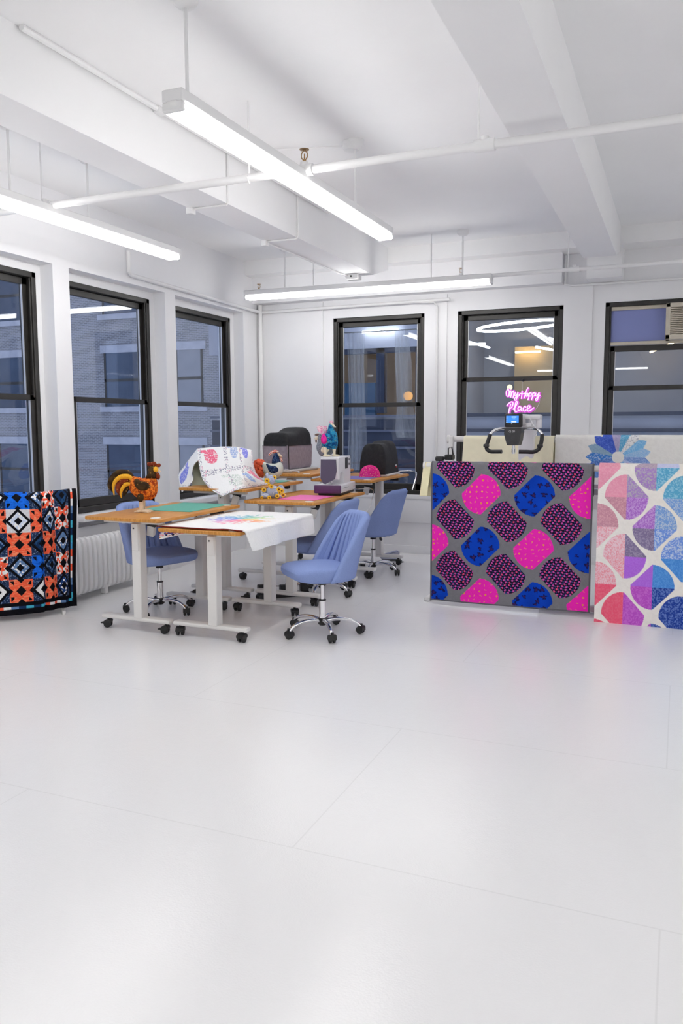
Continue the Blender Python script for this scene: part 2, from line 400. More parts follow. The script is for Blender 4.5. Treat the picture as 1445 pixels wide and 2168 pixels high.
for k, (a, b) in enumerate((((2.0, 7.6, LZ), (4.8, 7.6, LZ)), ((3.2, 2.2, LZ), (3.2, 5.0, LZ)), ((-3.8, -1.6, LZ), (-3.8, 1.2, LZ)), ((-1.7, -1.9, LZ), (-1.7, .9, LZ)), ((2.2, -1.6, LZ), (2.2, 1.2, LZ)), ((4.2, -1.6, LZ), (4.2, 1.2, LZ)), ((-3.6, -3.9, LZ), (-.8, -3.9, LZ)))):
    strip_light(a, b, (.15, .85), 'white strip light added behind or beside the camera to brighten the room, out of view', tube='tube_soft' if k < 2 else 'tube_dim')  # unseen lamps, added out of frame to fill the room with light

# ------------------------------------------------------------------ pipes and conduits
def pipe_thing(name, label, cat='pipe'):
    return thing(name, label, cat)
def coupling(m, p, d, r, l):
    d = Vector(d).normalized() * l / 2; p = Vector(p); m.cyl(p - d, p + d, r, n=14)
def sprinkler_head(root, p, up=1, sc=.8):
    h = bpy.data.objects.new('sprinkler_head', None); COL.objects.link(h); h.parent = root; h.location = p; h.scale = (sc,) * 3
    m = MB(); s = up
    m.cyl((0, 0, 0), (0, 0, s * .022), .013, n=12)
    for q in (-1, 1): m.tube([(q * .010, 0, s * .018), (q * .024, 0, s * .035), (q * .024, 0, s * .062), (q * .006, 0, s * .082)], .0045, 8)
    m.cyl((0, 0, s * .022), (0, 0, s * .06), .006, .004, 8); m.cyl((0, 0, s * .08), (0, 0, s * .088), .012, n=10)
    m.build('head_body', M['brass'], h)
    MB().lathe([(.002, s * .086), (.036, s * .088), (.036, s * .092), (.002, s * .094)], n=18).build('deflector', M['brass'], h)
    return h
Y1, Z1 = 4.445, 2.99
p = pipe_thing('sprinkler_pipe', 'long white sprinkler pipe crossing the middle of the ceiling')
p.location = (0, Y1, Z1)
m = MB(); m.cyl((-4.83, 0, 0), (XR, 0, 0), .024, n=14); m.build('pipe_run', M['pipe'], p)
for x in (-4.05, -2.10, -1.03):
    m = MB(); coupling(m, (x, 0, 0), (1, 0, 0), .034, .11); m.cyl((x, 0, 0), (x, 0, .045), .024, n=12); m.build('fitting', M['pipe'], p)
for x in (-4.05, -2.44, -1.035):
    m = MB(); m.cyl((x - .03, 0, .02), (x - .03, 0, ZC - Z1), .006, n=8); m.tube([(x - .03, -.03, 0), (x - .03, 0, .03), (x - .03, .03, 0), (x - .03, 0, -.03)], .005, 6, loop=True); m.build('hanger_rod', M['pipe'], p)
sprinkler_head(p, (-2.10, 0, .045))
Y2, Z2 = 8.14, 2.975
p = pipe_thing('sprinkler_pipe', 'white sprinkler pipe running just before the back wall'); p.location = (0, Y2, Z2)
m = MB(); m.cyl((-4.5, 0, 0), (XR, 0, 0), .019, n=12); m.build('pipe_run', M['pipe'], p)
for x in (-4.42, -2.11, -1.0):
    m = MB(); coupling(m, (x, 0, 0), (1, 0, 0), .027, .09); m.cyl((x, 0, 0), (x, 0, .04), .018, n=12); m.build('fitting', M['pipe'], p)
for x in (-3.75, -2.42, -1.06):
    m = MB(); m.cyl((x, 0, .01), (x, 0, (ZC if x < -1.1 else ZC) - Z2), .0055, n=8); m.build('hanger_rod', M['pipe'], p)
sprinkler_head(p, (-2.11, 0, .04), 1, .62); MB().cyl((-2.11, 0, 0), (-2.11, 0, .05), .012, n=10).build('fitting', M['pipe'], p); sprinkler_head(p, (-4.42, 0, .04), 1, .62)
# wall pipe below the soffit, turning the corner
p = tag(MB().tube([(-4.81, 6.33, 3.12), (-4.81, 6.33, 2.925), (-4.81, 6.36, 2.905), (-4.81, 8.84, 2.875), (-4.78, 8.875, 2.872), (-2.42, 8.86, 2.885)], .019, 10).build('wall_pipe', M['pipe']), 'white pipe along the left wall turning the room corner', 'pipe')
p = tag(MB().tube([(-4.80, 8.865, 2.96), (-4.80, 8.865, .02)], .027, 12).build('riser_pipe', M['pipe']), 'white upright pipe standing in the room corner', 'pipe')
p = tag(MB().tube([(-2.86, 8.86, 2.88), (-2.60, 8.86, 2.86), (-2.57, 8.88, 2.82), (-2.57, 8.89, .70)], .012, 8).build('conduit', M['pipe']), 'thin white conduit bending down right of the fourth window', 'pipe')
p = tag(MB().tube([(-1.18, 8.86, 3.25), (-1.18, 8.86, 2.96), (-1.10, 8.88, 2.945), (XR - .02, 8.88, 2.945)], .012, 8).build('conduit', M['pipe']), 'thin white conduit along the back wall at right', 'pipe')
m = MB(); m.tube([(-3.02, 3.20, ZC - .013), (-3.02, 6.9, ZC - .013)], (.017), 8); m.box((-3.045, 4.29, ZC - .035), (-2.995, 4.37, ZC), .004, 1)
tag(m.build('conduit', M['pipe']), 'white conduit on the ceiling beside the left beam', 'pipe')
def beam_drop(y, label, tail):
    m = MB(); x = -3.05
    m.tube([(x + .01, y, ZC), (x + .01, y, 3.085), (x - .004, y, 3.066), (-3.35, y, 3.066)] + tail, .008, 8)
    m.box((-3.38, y - .03, 3.03), (-3.33, y + .03, 3.075), .004, 1)
    return tag(m.build('conduit', M['pipe']), label, 'pipe')
beam_drop(5.16, 'white conduit wrapping under the left beam near the pipe', [])
beam_drop(6.30, 'white conduit wrapping under the left beam toward the corner', [(-3.36, 6.33, 3.066), (-3.33, 7.9, 3.066), (-3.26, 8.02, 3.055)])
m = MB(); m.box((-3.31, 7.98, 3.02), (-3.17, 8.10, 3.076), .006, 1); m.cyl((-3.24, 7.975, 3.047), (-3.24, 7.985, 3.047), .014, n=12)
jb = tag(m.build('junction_box', M['pipe']), 'small white junction box at the end of left beam', 'electrical box')
MB().cyl((-3.24, 7.971, 3.047), (-3.24, 7.976, 3.047), .010, n=12).build('hole_plug', M['black'], jb)
m = MB(); m.lathe([(.05, 0), (.062, .02), (.062, .055), (.055, .06)], (-2.16, 5.33, ZC - .06), 20); m.cyl((-2.16, 5.33, ZC - .03), (-2.95, 5.18, ZC - .012), .006, n=6)
tag(m.build('ceiling_box', M['pipe']), 'round white ceiling box with cable toward the left beam', 'electrical box')

# ------------------------------------------------------------------ radiators
def radiator(y0, y1, label):
    t = thing('radiator', label, 'radiator', (-4.72, y0, 0))
    n = int((y1 - y0) / .064)
    for k in range(n):
        y = k * .064
        m = MB(); prof = []
        for a in range(17):
            q = -PI / 2 + 2 * PI * a / 16
        pts = smooth2([(-.055, .10), (-.06, .30), (-.052, .50), (0, .545), (.052, .50), (.06, .30), (.055, .10), (0, .055)], 4)
        m.rings([[(p[0] * s, y + dy, (p[1] - .3) * s2 + .3) for p in pts] for dy, s, s2 in ((.004, .55, .93), (.012, .9, .985), (.03, 1, 1), (.048, .9, .985), (.056, .55, .93))])
        m.build('column', M['pipe'], t)
    m = MB()
    for z in (.12, .47): m.cyl((0, 0, z), (0, n * .064, z), .028, n=10)
    m.build('header_pipe', M['pipe'], t)
    for y in (.12, n * .064 - .05, n * .032): MB().box((-.03, y - .02, 0), (.03, y + .02, .09), .008, 1).build('foot', M['pipe'], t)
    return t
radiator(5.08, 6.36, 'white cast iron radiator under the window behind the rooster')

# ------------------------------------------------------------------ desks
def caster(m, p, ang, lock):
    """twin wheel furniture caster, total height .075"""
    R = Matrix.Translation(p) @ Matrix.Rotation(ang, 4, 'Z')
    for y in (-.017, .017):
        prof = [(.002, -.011), (.020, -.011), (.027, -.006), (.027, .006), (.020, .011), (.002, .011)]
        rr = R @ Matrix.Translation((-.008, y, .0275)) @ Matrix.Rotation(PI / 2, 4, 'X'); m.lathe(prof, n=18, mat=rr)
    ring = [R @ Vector(q) for q in ((-.034, -.030, .030), (.016, -.030, .034), (.020, -.030, .052), (.006, -.030, .064), (-.020, -.030, .060), (-.036, -.030, .046))]
    m.rings([ring, [q + (R.to_3x3() @ Vector((0, .06, 0))) for q in ring]])
    m.cyl(R @ Vector((0, 0, .05)), R @ Vector((0, 0, .078)), .010, n=10)
    if lock: m.box((-.062, -.016, .030), (-.030, .016, .039), .003, 1, R)
TW, TL = .655, 1.14
def desk(x, y, z, label, casts, box=None, knee=False):
    """height-adjustable desk, long side along y; x, y = centre; z = top surface"""
    t = thing('standing_desk', label, 'desk', (x, y, 0), 0, 'height-adjustable desks on casters')
    m = MB(); c = .022; hw, hl = TW / 2, TL / 2
    ol = [(-hw + c, -hl), (hw - c, -hl), (hw, -hl + c), (hw, hl - c), (hw - c, hl), (-hw + c, hl), (-hw, hl - c), (-hw, -hl + c)]
    def rg(zz, s): return [(p[0] * (1 - s / hw), p[1] * (1 - s / hl), zz) for p in ol]
    m.rings([rg(z - .024, .004), rg(z - .021, 0), rg(z - .003, 0), rg(z, .003)])
    m.build('tabletop', M['bamboo'], t, ang=25)
    for (gx, gy) in ((hw - .085, -hl + .085), (hw - .085, hl - .085)):
        MB().lathe([(.036, 0), (.036, .003), (.03, .005), (.002, .0052)], (gx, gy, z - .0005), 24).build('grommet_cap', M['wmetal'], t)
    m = MB()
    for yy in (-.41, .41): m.box((-.26, yy - .02, z - .055), (.26, yy + .02, z - .024), .004, 1)
    for xx in (-.10, .10): m.box((xx - .015, -.41, z - .06), (xx + .015, .41, z - .027), .003, 1)
    m.build('top_frame', M['wmetal'], t)
    ci = 0
    for yy in (-.41, .41):
        fb = MB(); fb.box((-.30, yy - .035, .076), (.305, yy + .035, .108), .012, 2); f = fb.build('foot', M['wmetal'], t)
        col = MB(); zm = .52
        col.box((-.0, yy - .04, .10), (.075, yy + .04, z - .05), .005, 1)
        lg = col.build('leg', M['wmetal'], t)
        il = MB(); il.box((.008, yy - .048, .60), (.067, yy + .048, z - .052), .004, 1); il.build('inner_column', M['wmetal'], lg)
        sc = MB()
        sc.cyl((.03, yy - .0485, z - .085), (.03, yy - .052, z - .085), .006, n=10); sc.build('screw', M['black'], lg)
        for xx in (-.255, .255):
            cm = MB(); a, lock = casts[ci]; caster(cm, Vector((xx, yy, 0)), a, lock); cm.build('caster', M['black'], f); ci += 1
    if box:
        b = bpy.data.objects.new('control_box', None); COL.objects.link(b); b.parent = t
        bx, by, tilt = box; b.location = (bx, by, z - .05); b.rotation_euler = (tilt, .25, .3)
        bm_ = MB(); bm_.box((-.028, -.022, -.115), (.028, .022, -.02), .005, 1); bm_.build('power_brick', M['wmetal'], b)
        bm_ = MB(); bm_.box((-.036, -.026, -.03), (.036, .026, .004), .006, 1); bm_.build('plug', M['black'], b)
    cb = MB(); cb.tube([(-.2, -.38, z - .05), (-.22, -.2, z - .075), (-.18, .05, z - .06), (-.2, .36, z - .05)], .004, 6); cb.build('cable', M['black'], t)
    hs = MB(); hs.box((.19, .30, z - .06), (.29, .36, z - .026), .006, 1); hs.build('handset', M['black'], t)
    return t
XA, XB = -3.635, -3.008
R_ = math.radians
desk(XA, 5.165, .85, 'tall bamboo topped desk carrying the wooden rooster', [(0.3, 1), (0.2, 1), (2, 0), (.5, 1)], (.10, -.33, .35))
desk(XB, 5.175, .79, 'low bamboo topped desk under the white starburst quilt', [(1.9, 0), (1.4, 0), (1.5, 0), (2.2, 0)])
desk(XA, 6.36, .97, 'tall desk under the hen print quilt', [(0.2, 1), (.4, 1), (1.2, 0), (1.7, 0)], (.14, -.36, -.3))
desk(XB, 6.38, .88, 'desk with pink mat and white sewing machine', [(1.0, 0), (1.6, 0), (.4, 0), (1.5, 0)], (.20, -.27, .3))
desk(XA, 7.66, 1.02, 'tallest desk, in the corner under the grey covered machine', [(1.7, 0), (.4, 0), (.4, 0), (1.5, 0)])
desk(XB, 7.70, .975, 'tall desk by the back window with pink pouch', [(1.7, 0), (.2, 1), (1.2, 0), (3.2, 1)], (.18, -.30, .3))

# ------------------------------------------------------------------ office chairs
def chair_caster(m, p, ang):
    R = Matrix.Translation(p) @ Matrix.Rotation(ang, 4, 'Z')
    for y in (-.014, .014):
        prof = [(.002, -.010), (.018, -.010), (.025, -.005), (.025, .005), (.018, .010), (.002, .010)]
        m.lathe(prof, n=18, mat=R @ Matrix.Translation((-.006, y, .0255)) @ Matrix.Rotation(PI / 2, 4, 'X'))
    pts = [(-.034, .022), (-.030, .045), (-.012, .060), (.012, .060), (.022, .048), (.022, .026)]
    m.rings([[R @ Vector((a, y, b)) for a, b in pts] for y in (-.026, -.022, .022, .026)])
    m.cyl(R @ Vector((0, 0, .05)), R @ Vector((0, 0, .075)), .011, n=10)
def chair(label, loc, head, base, seat_z=.49):
    """fabric swivel chair; head = direction it faces (radians from +x), base = angle of the first arm"""
    t = thing('office_chair', label, 'chair', loc, head - PI / 2, 'blue fabric swivel chairs')
    dz = seat_z - .49
    # seat cushion
    m = MB(); rings = []
    def outline(s, n=36):
        o = []
        for k in range(n):
            a = 2 * PI * k / n; c, s_ = math.cos(a), math.sin(a); e = .46
            o.append((.235 * s * math.copysign(abs(c) ** e, c), .045 + .225 * s * math.copysign(abs(s_) ** e, s_)))
        return o
    for zz, s in ((.392, .60), (.395, .86), (.405, .955), (.425, .995), (.45, 1.0), (.478, .995), (.492, .965), (.499, .89), (.501, .6), (.5015, .2)):
        rings.append([(p[0], p[1], zz + dz + (-.008 * max(0, p[1] - .14) / .12 if zz > .45 else .022 * max(0, p[1] - .10) / .17)) for p in outline(s)])
    m.rings(rings); m.build('seat', M['blue'], t, ang=60)
    # bucket backrest
    nu, nv = 141, 28; P, T = [], []
    for i in range(nu):
        u = -1 + 2 * i / (nu - 1); rp, rt = [], []
        for j in range(nv):
            v = j / (nv - 1)
            wv = .242 - .012 * v - .036 * v ** 2.5
            uo = u
            if v > .80: u = u * (1 - .36 * (1 - math.sqrt(max(0, 1 - ((v - .80) / .20) ** 2))))
            x = wv * math.sin(u * PI / 2 * .96) / math.sin(PI / 2 * .96)
            wrap = (.175 * (1 - v) ** .9 + .075) * (1 - math.cos(u * PI / 2 * .96)) ** 1.15
            top = .470 - .012 * u * u
            z = .40 + v * top
            y = -.200 - .115 * v ** 1.15 + wrap
            rp.append(Vector((x, y, z + dz)))
            u_ = u; u = uo; ed = min(1, (1 - abs(u)) / .10, (1 - v) / .08, v / .05); ed = math.sqrt(max(0, 1 - (1 - ed) ** 2))
            pad = .026 * ed + .002
            rib = 0
            if abs(u) < .80 and v < .93:
                fade = min(1, (.80 - abs(u)) / .06) * min(1, (.93 - v) / .06)
                rib = .021 * fade * max(0, 1 - abs(math.sin(u * 10 * PI / 1.6)) * 1.7)
            rt.append((pad, pad - rib)); u = uo
        P.append(rp); T.append(rt)
    m = MB(); m.shell(P, T); m.build('backrest', M['blue'], t, ang=70)
    # mechanism, column
    m = MB(); m.box((-.10, -.10, .385 + dz), (.10, .09, .408 + dz), .008, 1); m.cyl((0, 0, .35 + dz), (0, 0, .39 + dz), .030, n=16); m.build('seat_plate', M['black'], t)
    lv = MB(); lv.tube([(.06, .0, .392 + dz), (.15, .015, .375 + dz), (.205, .02, .338 + dz)], .005, 8); lv.tube([(.200, .02, .343 + dz), (.222, .02, .322 + dz), (.236, .02, .312 + dz)], [.007, .017, .012], 10); lv.build('lever', M['black'], t)
    m = MB(); m.cyl((0, 0, .25), (0, 0, .37 + dz), .0135, n=16); m.build('piston', M['chrome'], t)
    m = MB(); m.lathe([(.024, .105), (.0245, .243), (.021, .246)], n=20); m.build('column_sleeve', M['chrome'], t)
    m = MB(); m.lathe([(.0265, .243), (.0265, .252), (.014, .255)], n=20); m.build('collar', M['black'], t); m = MB(); m.lathe([(.022, .062), (.034, .075), (.042, .10), (.040, .112), (.026, .116)], n=20); m.build('hub', M['black'], t)
    for k in range(5):
        a = base - (head - PI / 2) + k * 2 * PI / 5; ca, sa = math.cos(a), math.sin(a)
        path = [(.03, .098), (.09, .108), (.15, .108), (.205, .098), (.247, .080), (.270, .060), (.278, .052)]
        path = smooth2(path, 4, False); rad = [.017 - .004 * i / len(path) for i in range(len(path))]
        lm = MB(); lm.tube([(r * ca, r * sa, z) for r, z in path], [(q * .85, q * 1.05) for q in rad], 12)
        lg = lm.build('leg', M['chrome'], t, ang=60)
        cm = MB(); chair_caster(cm, Vector((.280 * ca, .280 * sa, 0)), a + random.uniform(-1.3, 1.3)); cm.build('caster', M['black'], lg)
    return t
chair('light blue fabric swivel chair with ribbed back facing the white starburst quilt', (-2.335, 5.19, 0), math.atan2(-.72, -.70), R_(20), .50)
chair('blue swivel chair seen from behind at the sewing machine desk', (-2.90, 6.42, 0), math.atan2(-.02, -1.0), R_(-7), .485)
chair('blue swivel chair seen from behind by the back window', (-2.83, 7.55, 0), math.atan2(.10, -1.0), R_(-10), .49)
chair('dark shaded blue swivel chair pushed under the rooster desk', (-3.83, 5.32, 0), math.atan2(-.30, .95), R_(-9), .50)

# ------------------------------------------------------------------ printed cloth
def vnoise(x, y, seed=0):
    xi, yi = np.floor(x).astype(np.int64), np.floor(y).astype(np.int64); fx, fy = x - xi, y - yi
    fx, fy = fx * fx * (3 - 2 * fx), fy * fy * (3 - 2 * fy)
    def h(a, b):
        n = (a * 374761393 + b * 668265263 + seed * 974711) & 0x7fffffff; n = ((n ^ (n >> 13)) * 1274126177) & 0x7fffffff
        return ((n ^ (n >> 16)) & 0xffff) / 65535.0
    return (h(xi, yi) * (1 - fx) + h(xi + 1, yi) * fx) * (1 - fy) + (h(xi, yi + 1) * (1 - fx) + h(xi + 1, yi + 1) * fx) * fy
def hash2(a, b, seed=0):
    n = (a.astype(np.int64) * 374761393 + b.astype(np.int64) * 668265263 + seed * 974711) & 0x7fffffff; n = ((n ^ (n >> 13)) * 1274126177) & 0x7fffffff
    return ((n ^ (n >> 16)) & 0xffff) / 65535.0
KD = 1.12
def C_(c): return np.minimum(np.array(lin(c)) * KD, .92)
def sheet(name, P, col, thick, mat, parent=None):
    """cloth from a grid of points with a printed colour per vertex"""
    nu, nv = P.shape[:2]; me = bpy.data.meshes.new(name)
    idx = np.arange(nu * nv).reshape(nu, nv)
    q = np.stack([idx[:-1, :-1], idx[1:, :-1], idx[1:, 1:], idx[:-1, 1:]], -1).reshape(-1, 4)
    me.vertices.add(nu * nv); me.vertices.foreach_set('co', P.reshape(-1).astype(np.float32))
    me.loops.add(q.size); me.loops.foreach_set('vertex_index', q.reshape(-1).astype(np.int32))
    me.polygons.add(len(q)); me.polygons.foreach_set('loop_start', np.arange(0, q.size, 4, dtype=np.int32)); me.polygons.foreach_set('loop_total', np.full(len(q), 4, dtype=np.int32))
    me.polygons.foreach_set('use_smooth', np.ones(len(q), dtype=bool)); me.update(calc_edges=True)
    a = me.color_attributes.new('Col', 'FLOAT_COLOR', 'POINT')
    a.data.foreach_set('color', np.concatenate([col, np.ones((nu, nv, 1))], -1).reshape(-1).astype(np.float32))
    me.materials.append(mat); me.validate()
    o = link(name, me, parent)
    md = o.modifiers.new('cloth_thickness', 'SOLIDIFY'); md.thickness = thick; md.offset = 0
    return o
M['quilt'] = paint_mat('quilted_print_cotton', 0.95, .35, 38.0)
M['cloth'] = paint_mat('plain_cotton', 0.95, .08, 25.0)
def put(col, mask, c): col[mask] = c
# --- fabrics: functions of metres on the cloth
def fab_mushroom(x, y):
    s = .034; y = y + .004 * np.sin(x * 90); r = np.floor(y / .0215); fx = (x / s + .37 * r + .2 * hash2(r, r, 3)) % 1 - .5; fy = (y / .0215) % 1 - .5
    wob = (vnoise(x * 90, y * 90, 3) - .5) * .35
    c = np.tile(C_((21, 14, 38)), x.shape + (1,))
    m = (((fx + .1) / .25) ** 2 + (fy / .36) ** 2 < 1 + wob); c[m] = C_((196, 84, 170))
    m2 = m & (vnoise(x * 70, y * 70, 9) > .62); c[m2] = C_((214, 76, 120))
    m = ((fx - .36) / .11) ** 2 + ((fy - .15) / .28) ** 2 < 1 + wob; c[m] = C_((60, 84, 150))
    return c
def fab_dash(x, y, bgc=(255, 42, 176), fg=(255, 150, 70)):
    s = .045; a, b = np.floor(x / s), np.floor(y / s); fx, fy = (x / s) % 1 - .5, (y / s) % 1 - .5
    an = hash2(a, b, 4) * 2 * PI; ox, oy = (hash2(a, b, 5) - .5) * .5, (hash2(a, b, 6) - .5) * .5
    px = (fx - ox) * np.cos(an) + (fy - oy) * np.sin(an); py = -(fx - ox) * np.sin(an) + (fy - oy) * np.cos(an)
    dot = hash2(a, b, 7) > .66
    c = np.tile(C_(bgc), x.shape + (1,))
    m = np.where(dot, px ** 2 + py ** 2 < .028, (np.abs(px) < .2) & (np.abs(py - px * px * 1.5) < .05)); c[m] = C_(fg)
    return c
def fab_splotch(x, y):
    c = np.tile(C_((8, 62, 178)), x.shape + (1,))
    s = .075; a, b = np.floor(x / s), np.floor(y / s)
    for dx in (-1, 0, 1):
        for dy in (-1, 0, 1):
            A, B = a + dx, b + dy; ox = (A + .5 + (hash2(A, B, 1) - .5) * .7) * s; oy = (B + .5 + (hash2(A, B, 2) - .5) * .7) * s
            d = np.hypot(x - ox, y - oy); th = np.arctan2(y - oy, x - ox); R = .023 * (.72 + .22 * np.cos(3 * th + hash2(A, B, 3) * 6) + .2 * np.cos(5 * th + hash2(A, B, 9) * 6)) * (.7 + .6 * hash2(A, B, 8)) * (.55 + .9 * vnoise(x * 110, y * 110, 7))
            c[d < R] = C_((18, 24, 78)); m = d < R * .5; c[m] = C_((58, 34, 84))
    c *= (.85 + .3 * vnoise(x * 12, y * 12, 5))[..., None]
    return c
def fab_floral(x, y, bgc, fg, s=.020, amount=.5, seed=0, f2=None):
    n = vnoise(x / s * 1.7, y / s * 1.7, seed); n2 = vnoise(x / s * 3.1, y / s * 3.1, seed + 3)
    c = np.tile(C_(bgc), x.shape + (1,)); v = n * .6 + n2 * .4
    q = np.clip((v - (1 - amount)) / .12 + .5, 0, 1)[..., None] * .6; c = c * (1 - q) + C_(fg) * q
    if f2 is not None: c[(v > .5 - amount * .15) & (v < .5 + amount * .06)] = C_(f2)
    return c
def motif(x, y, cu, cv, su, sv, orient, R=.158, h=.113):
    """rounded lozenge: circle cut by a diagonal strip"""
    a, b = (x - cu) / su, (y - cv) / sv
    return (np.hypot(a, b) < R) & (np.abs((a + orient * b) / math.sqrt(2)) < h)
# --- dark quilt with pink and blue lozenges, hanging over the front rail of the quilting frame
def hang_points(x0, x1, ztop, zbot, yf, nu, nv, back=.22, r=.03, wave=.006, seed=1, tilt=0.0, bulge=.0):
    """sheet over a rail: front face at y = yf; v runs from the bottom of the back drop, over the rail, down the front"""
    u = np.linspace(0, 1, nu)[:, None]; L = back + PI * r + (ztop - zbot); v = np.linspace(0, L, nv)[None, :]
    x = x0 + (x1 - x0) * u + 0 * v
    yr = yf + r; zc = ztop - r
    f = v - back
    ang = np.clip(f / r, 0, PI)
    y = np.where(f < 0, yr + r, np.where(f < PI * r, yr + r * np.cos(ang), yf)); z = np.where(f < 0, zc + f, np.where(f < PI * r, zc + r * np.sin(ang), zc - (f - PI * r)))
    y = y + 0 * u; z = z + 0 * u
    front = np.clip((f - PI * r) / .2, 0, 1)
    y = y + front * ((vnoise(x * 5, z * 1.2, seed) - .5) * wave * 2 + (vnoise(x * 16, z * 9, seed + 1) - .5) * wave * .8) + tilt * (x - x0)
    down = f - PI * r * .5                                   # distance below the fold on the front
    return np.stack([x, y, z], -1), (x - x0), down + 0 * u
def gray_quilt():
    P, u, v = hang_points(-1.885, -.60, 1.196, .070, 6.39, 430, 460)
    wdt = 1.285; n = vnoise(u * 40, v * 40, 2) * .10 + vnoise(u * 140, v * 140, 3) * .08
    col = np.tile(C_((118, 118, 123)), u.shape + (1,)) * (.92 + n)[..., None]
    su, sv = 1.0, 1.03
    ok = v > -.2
    nav = fab_mushroom(u, v); pk = fab_dash(u, v); bl = fab_splotch(u, v)
    for i in range(-1, 5):
        for j in range(-1, 4):
            cu, cv = .206 + .424 * i, .060 + .425 * j
            k = motif(u, v, cu, cv, su, sv, -1) & ok; col[k] = nav[k]
            cu, cv = .424 * i - .004, .272 + .425 * j
            k = motif(u, v, cu, cv, su, sv, 1) & ok; src = pk if (i + j) % 2 == 1 else bl; col[k] = src[k]
    edge = np.minimum(u, wdt - u) < .012; col[edge] = C_((96, 96, 101)); col[v > v.max() - .012] = C_((96, 96, 101))
    return tag(sheet('quilt', P, col, .012, M['quilt']), 'grey quilt with hot pink, blue and purple lozenges on the frame', 'quilt')
gray_quilt()
def pastel_quilt():
    P, u, v = hang_points(-.556, .42, 1.205, .022, 6.295, 400, 460, wave=.004, seed=5, r=.08)
    col = np.tile(C_((236, 230, 224)), u.shape + (1,)) * (.97 + .05 * vnoise(u * 60, v * 60, 4))[..., None]
    ci = np.digitize(u, [.205, .405, .608, .81]); cj = np.digitize(v, [.068, .289, .518, .735, .955])
    F = {}
    pal = [[('226,150,172', '238,180,190'), ('228,152,176', '236,172,190'), ('196,140,156', '222,176,186'), ('244,202,210', '226,118,140'), ('248,196,206', '228,92,110'), ('238,92,122', '244,120,140')],
           [('176,160,180', '206,186,196'), ('166,132,196', '188,196,180'), ('168,110,200', '216,184,228'), ('128,116,150', '170,160,186'), ('172,104,218', '182,120,224'), ('184,84,196', '208,120,214')],
           [('198,202,234', '214,216,240'), ('92,166,204', '170,214,228'), ('116,156,214', '214,222,220'), ('110,146,220', '220,230,246'), ('74,136,212', '104,166,226'), ('40,66,150', '120,150,216')],
           [('190,206,236', '160,190,226'), ('100,168,206', '150,200,222'), ('100,170,206', '206,220,226'), ('126,160,216', '226,234,244'), ('92,152,216', '130,180,230'), ('32,60,146', '120,150,210')],
           [('150,190,220', '190,210,230'), ('80,140,200', '150,190,220'), ('70,130,200', '190,210,230'), ('70,120,200', '200,214,240'), ('50,110,200', '110,160,220'), ('30,50,130', '90,120,190')]]
    for i in range(5):
        for j in range(6):
            b, f = [tuple(int(q) for q in s.split(',')) for s in pal[i][j]]
            k = (ci == i) & (cj == j)
            if k.any(): F[(i, j)] = (k, fab_floral(u[k], v[k], b, f, .013 if j % 2 else .009, .46, i * 7 + j))
    mask = np.zeros(u.shape, bool)
    for i in range(0, 6):
        for j in range(-1, 4):
            cu = .2025 * i; odd = i % 2 == 1
            cv = (.289 if odd else .068) + .443 * j
            mask |= motif(u, v, cu, cv, .93, 1.03, 1 if (not odd) else -1, .164, .121) & (v > -.2)
    full = np.zeros_like(col)
    for k, c in F.values(): full[k] = c
    col[mask] = full[mask]
    return tag(sheet('quilt', P, col, .011, M['quilt']), 'cream quilt with pink, violet and blue lozenges, at the right edge', 'quilt')
pastel_quilt()
def dresden_quilt():
    P, u, v = hang_points(-1.012, .03, 1.405, .80, 7.245, 300, 220, back=.3, r=.035, wave=.004, seed=9)
    col = np.tile(C_((238, 233, 228)), u.shape + (1,)) * (.97 + .05 * vnoise(u * 50, v * 50, 8))[..., None]
    cu, cv = .525, .205; a, b = u - cu, (v - cv); r = np.hypot(a, b); th = np.degrees(np.arctan2(-b, a)) % 360
    blades = [((150, 190, 226), (190, 212, 232)), ((120, 182, 226), (176, 212, 236)), ((232, 232, 236), (120, 130, 150)), ((96, 168, 206), (170, 206, 226)), ((176, 170, 200), (150, 140, 190)), ((66, 92, 190), (96, 124, 212)), ((70, 96, 196), (110, 140, 220)), ((140, 172, 196), (160, 190, 206)), ((66, 128, 204), (206, 222, 240)), ((80, 116, 190), (150, 180, 226)), ((120, 160, 220), (90, 120, 200)), ((90, 150, 210), (170, 200, 230)), ((140, 180, 220), (100, 140, 210)), ((96, 126, 200), (160, 190, 230)), ((110, 170, 220), (190, 210, 230)), ((180, 196, 230), (130, 150, 210)), ((120, 150, 210), (180, 200, 236))]
    n = len(blades); w = 360.0 / n; k = np.floor(th / w).astype(int) % n; f = (th % w) / w - .5
    rim = .265 - .05 * np.abs(f) * 2
    for q in range(n):
        m = (k == q) & (r < rim) & (r > .045)
        if m.any(): col[m] = fab_floral(u[m], v[m], blades[q][0], blades[q][1], .012, .42, q)
    col[r < .05] = C_((236, 232, 228))
    return tag(sheet('quilt', P, col, .010, M['quilt']), 'white quilt with a blue fan wheel hung on the rear roller', 'quilt')
dresden_quilt()
def cream_cloth(x0, x1, ztop, zbot, y, label, lean=0.0, skew=0.0, r=.034, back=.25, nu=60, nv=80, wave=.02, seed=21, c=(240, 228, 200)):
    P, u, v = hang_points(x0, x1, ztop, zbot, y, nu, nv, back=back, r=r, wave=wave, seed=seed)
    d = np.clip(v, 0, 9); P[..., 1] -= lean * d; P[..., 0] += skew * d
    col = np.tile(C_(c), u.shape + (1,)) * (.97 + .05 * vnoise(u * 30, v * 30, 8))[..., None]
    return tag(sheet('backing_cloth', P, col, .004, M['cloth']), label, 'cloth')
cream_cloth(-1.83, -1.02, 1.40, .95, 7.25, 'cream backing cloth hung on the rear roller behind the handlebars', lean=.28, wave=.035, seed=33)
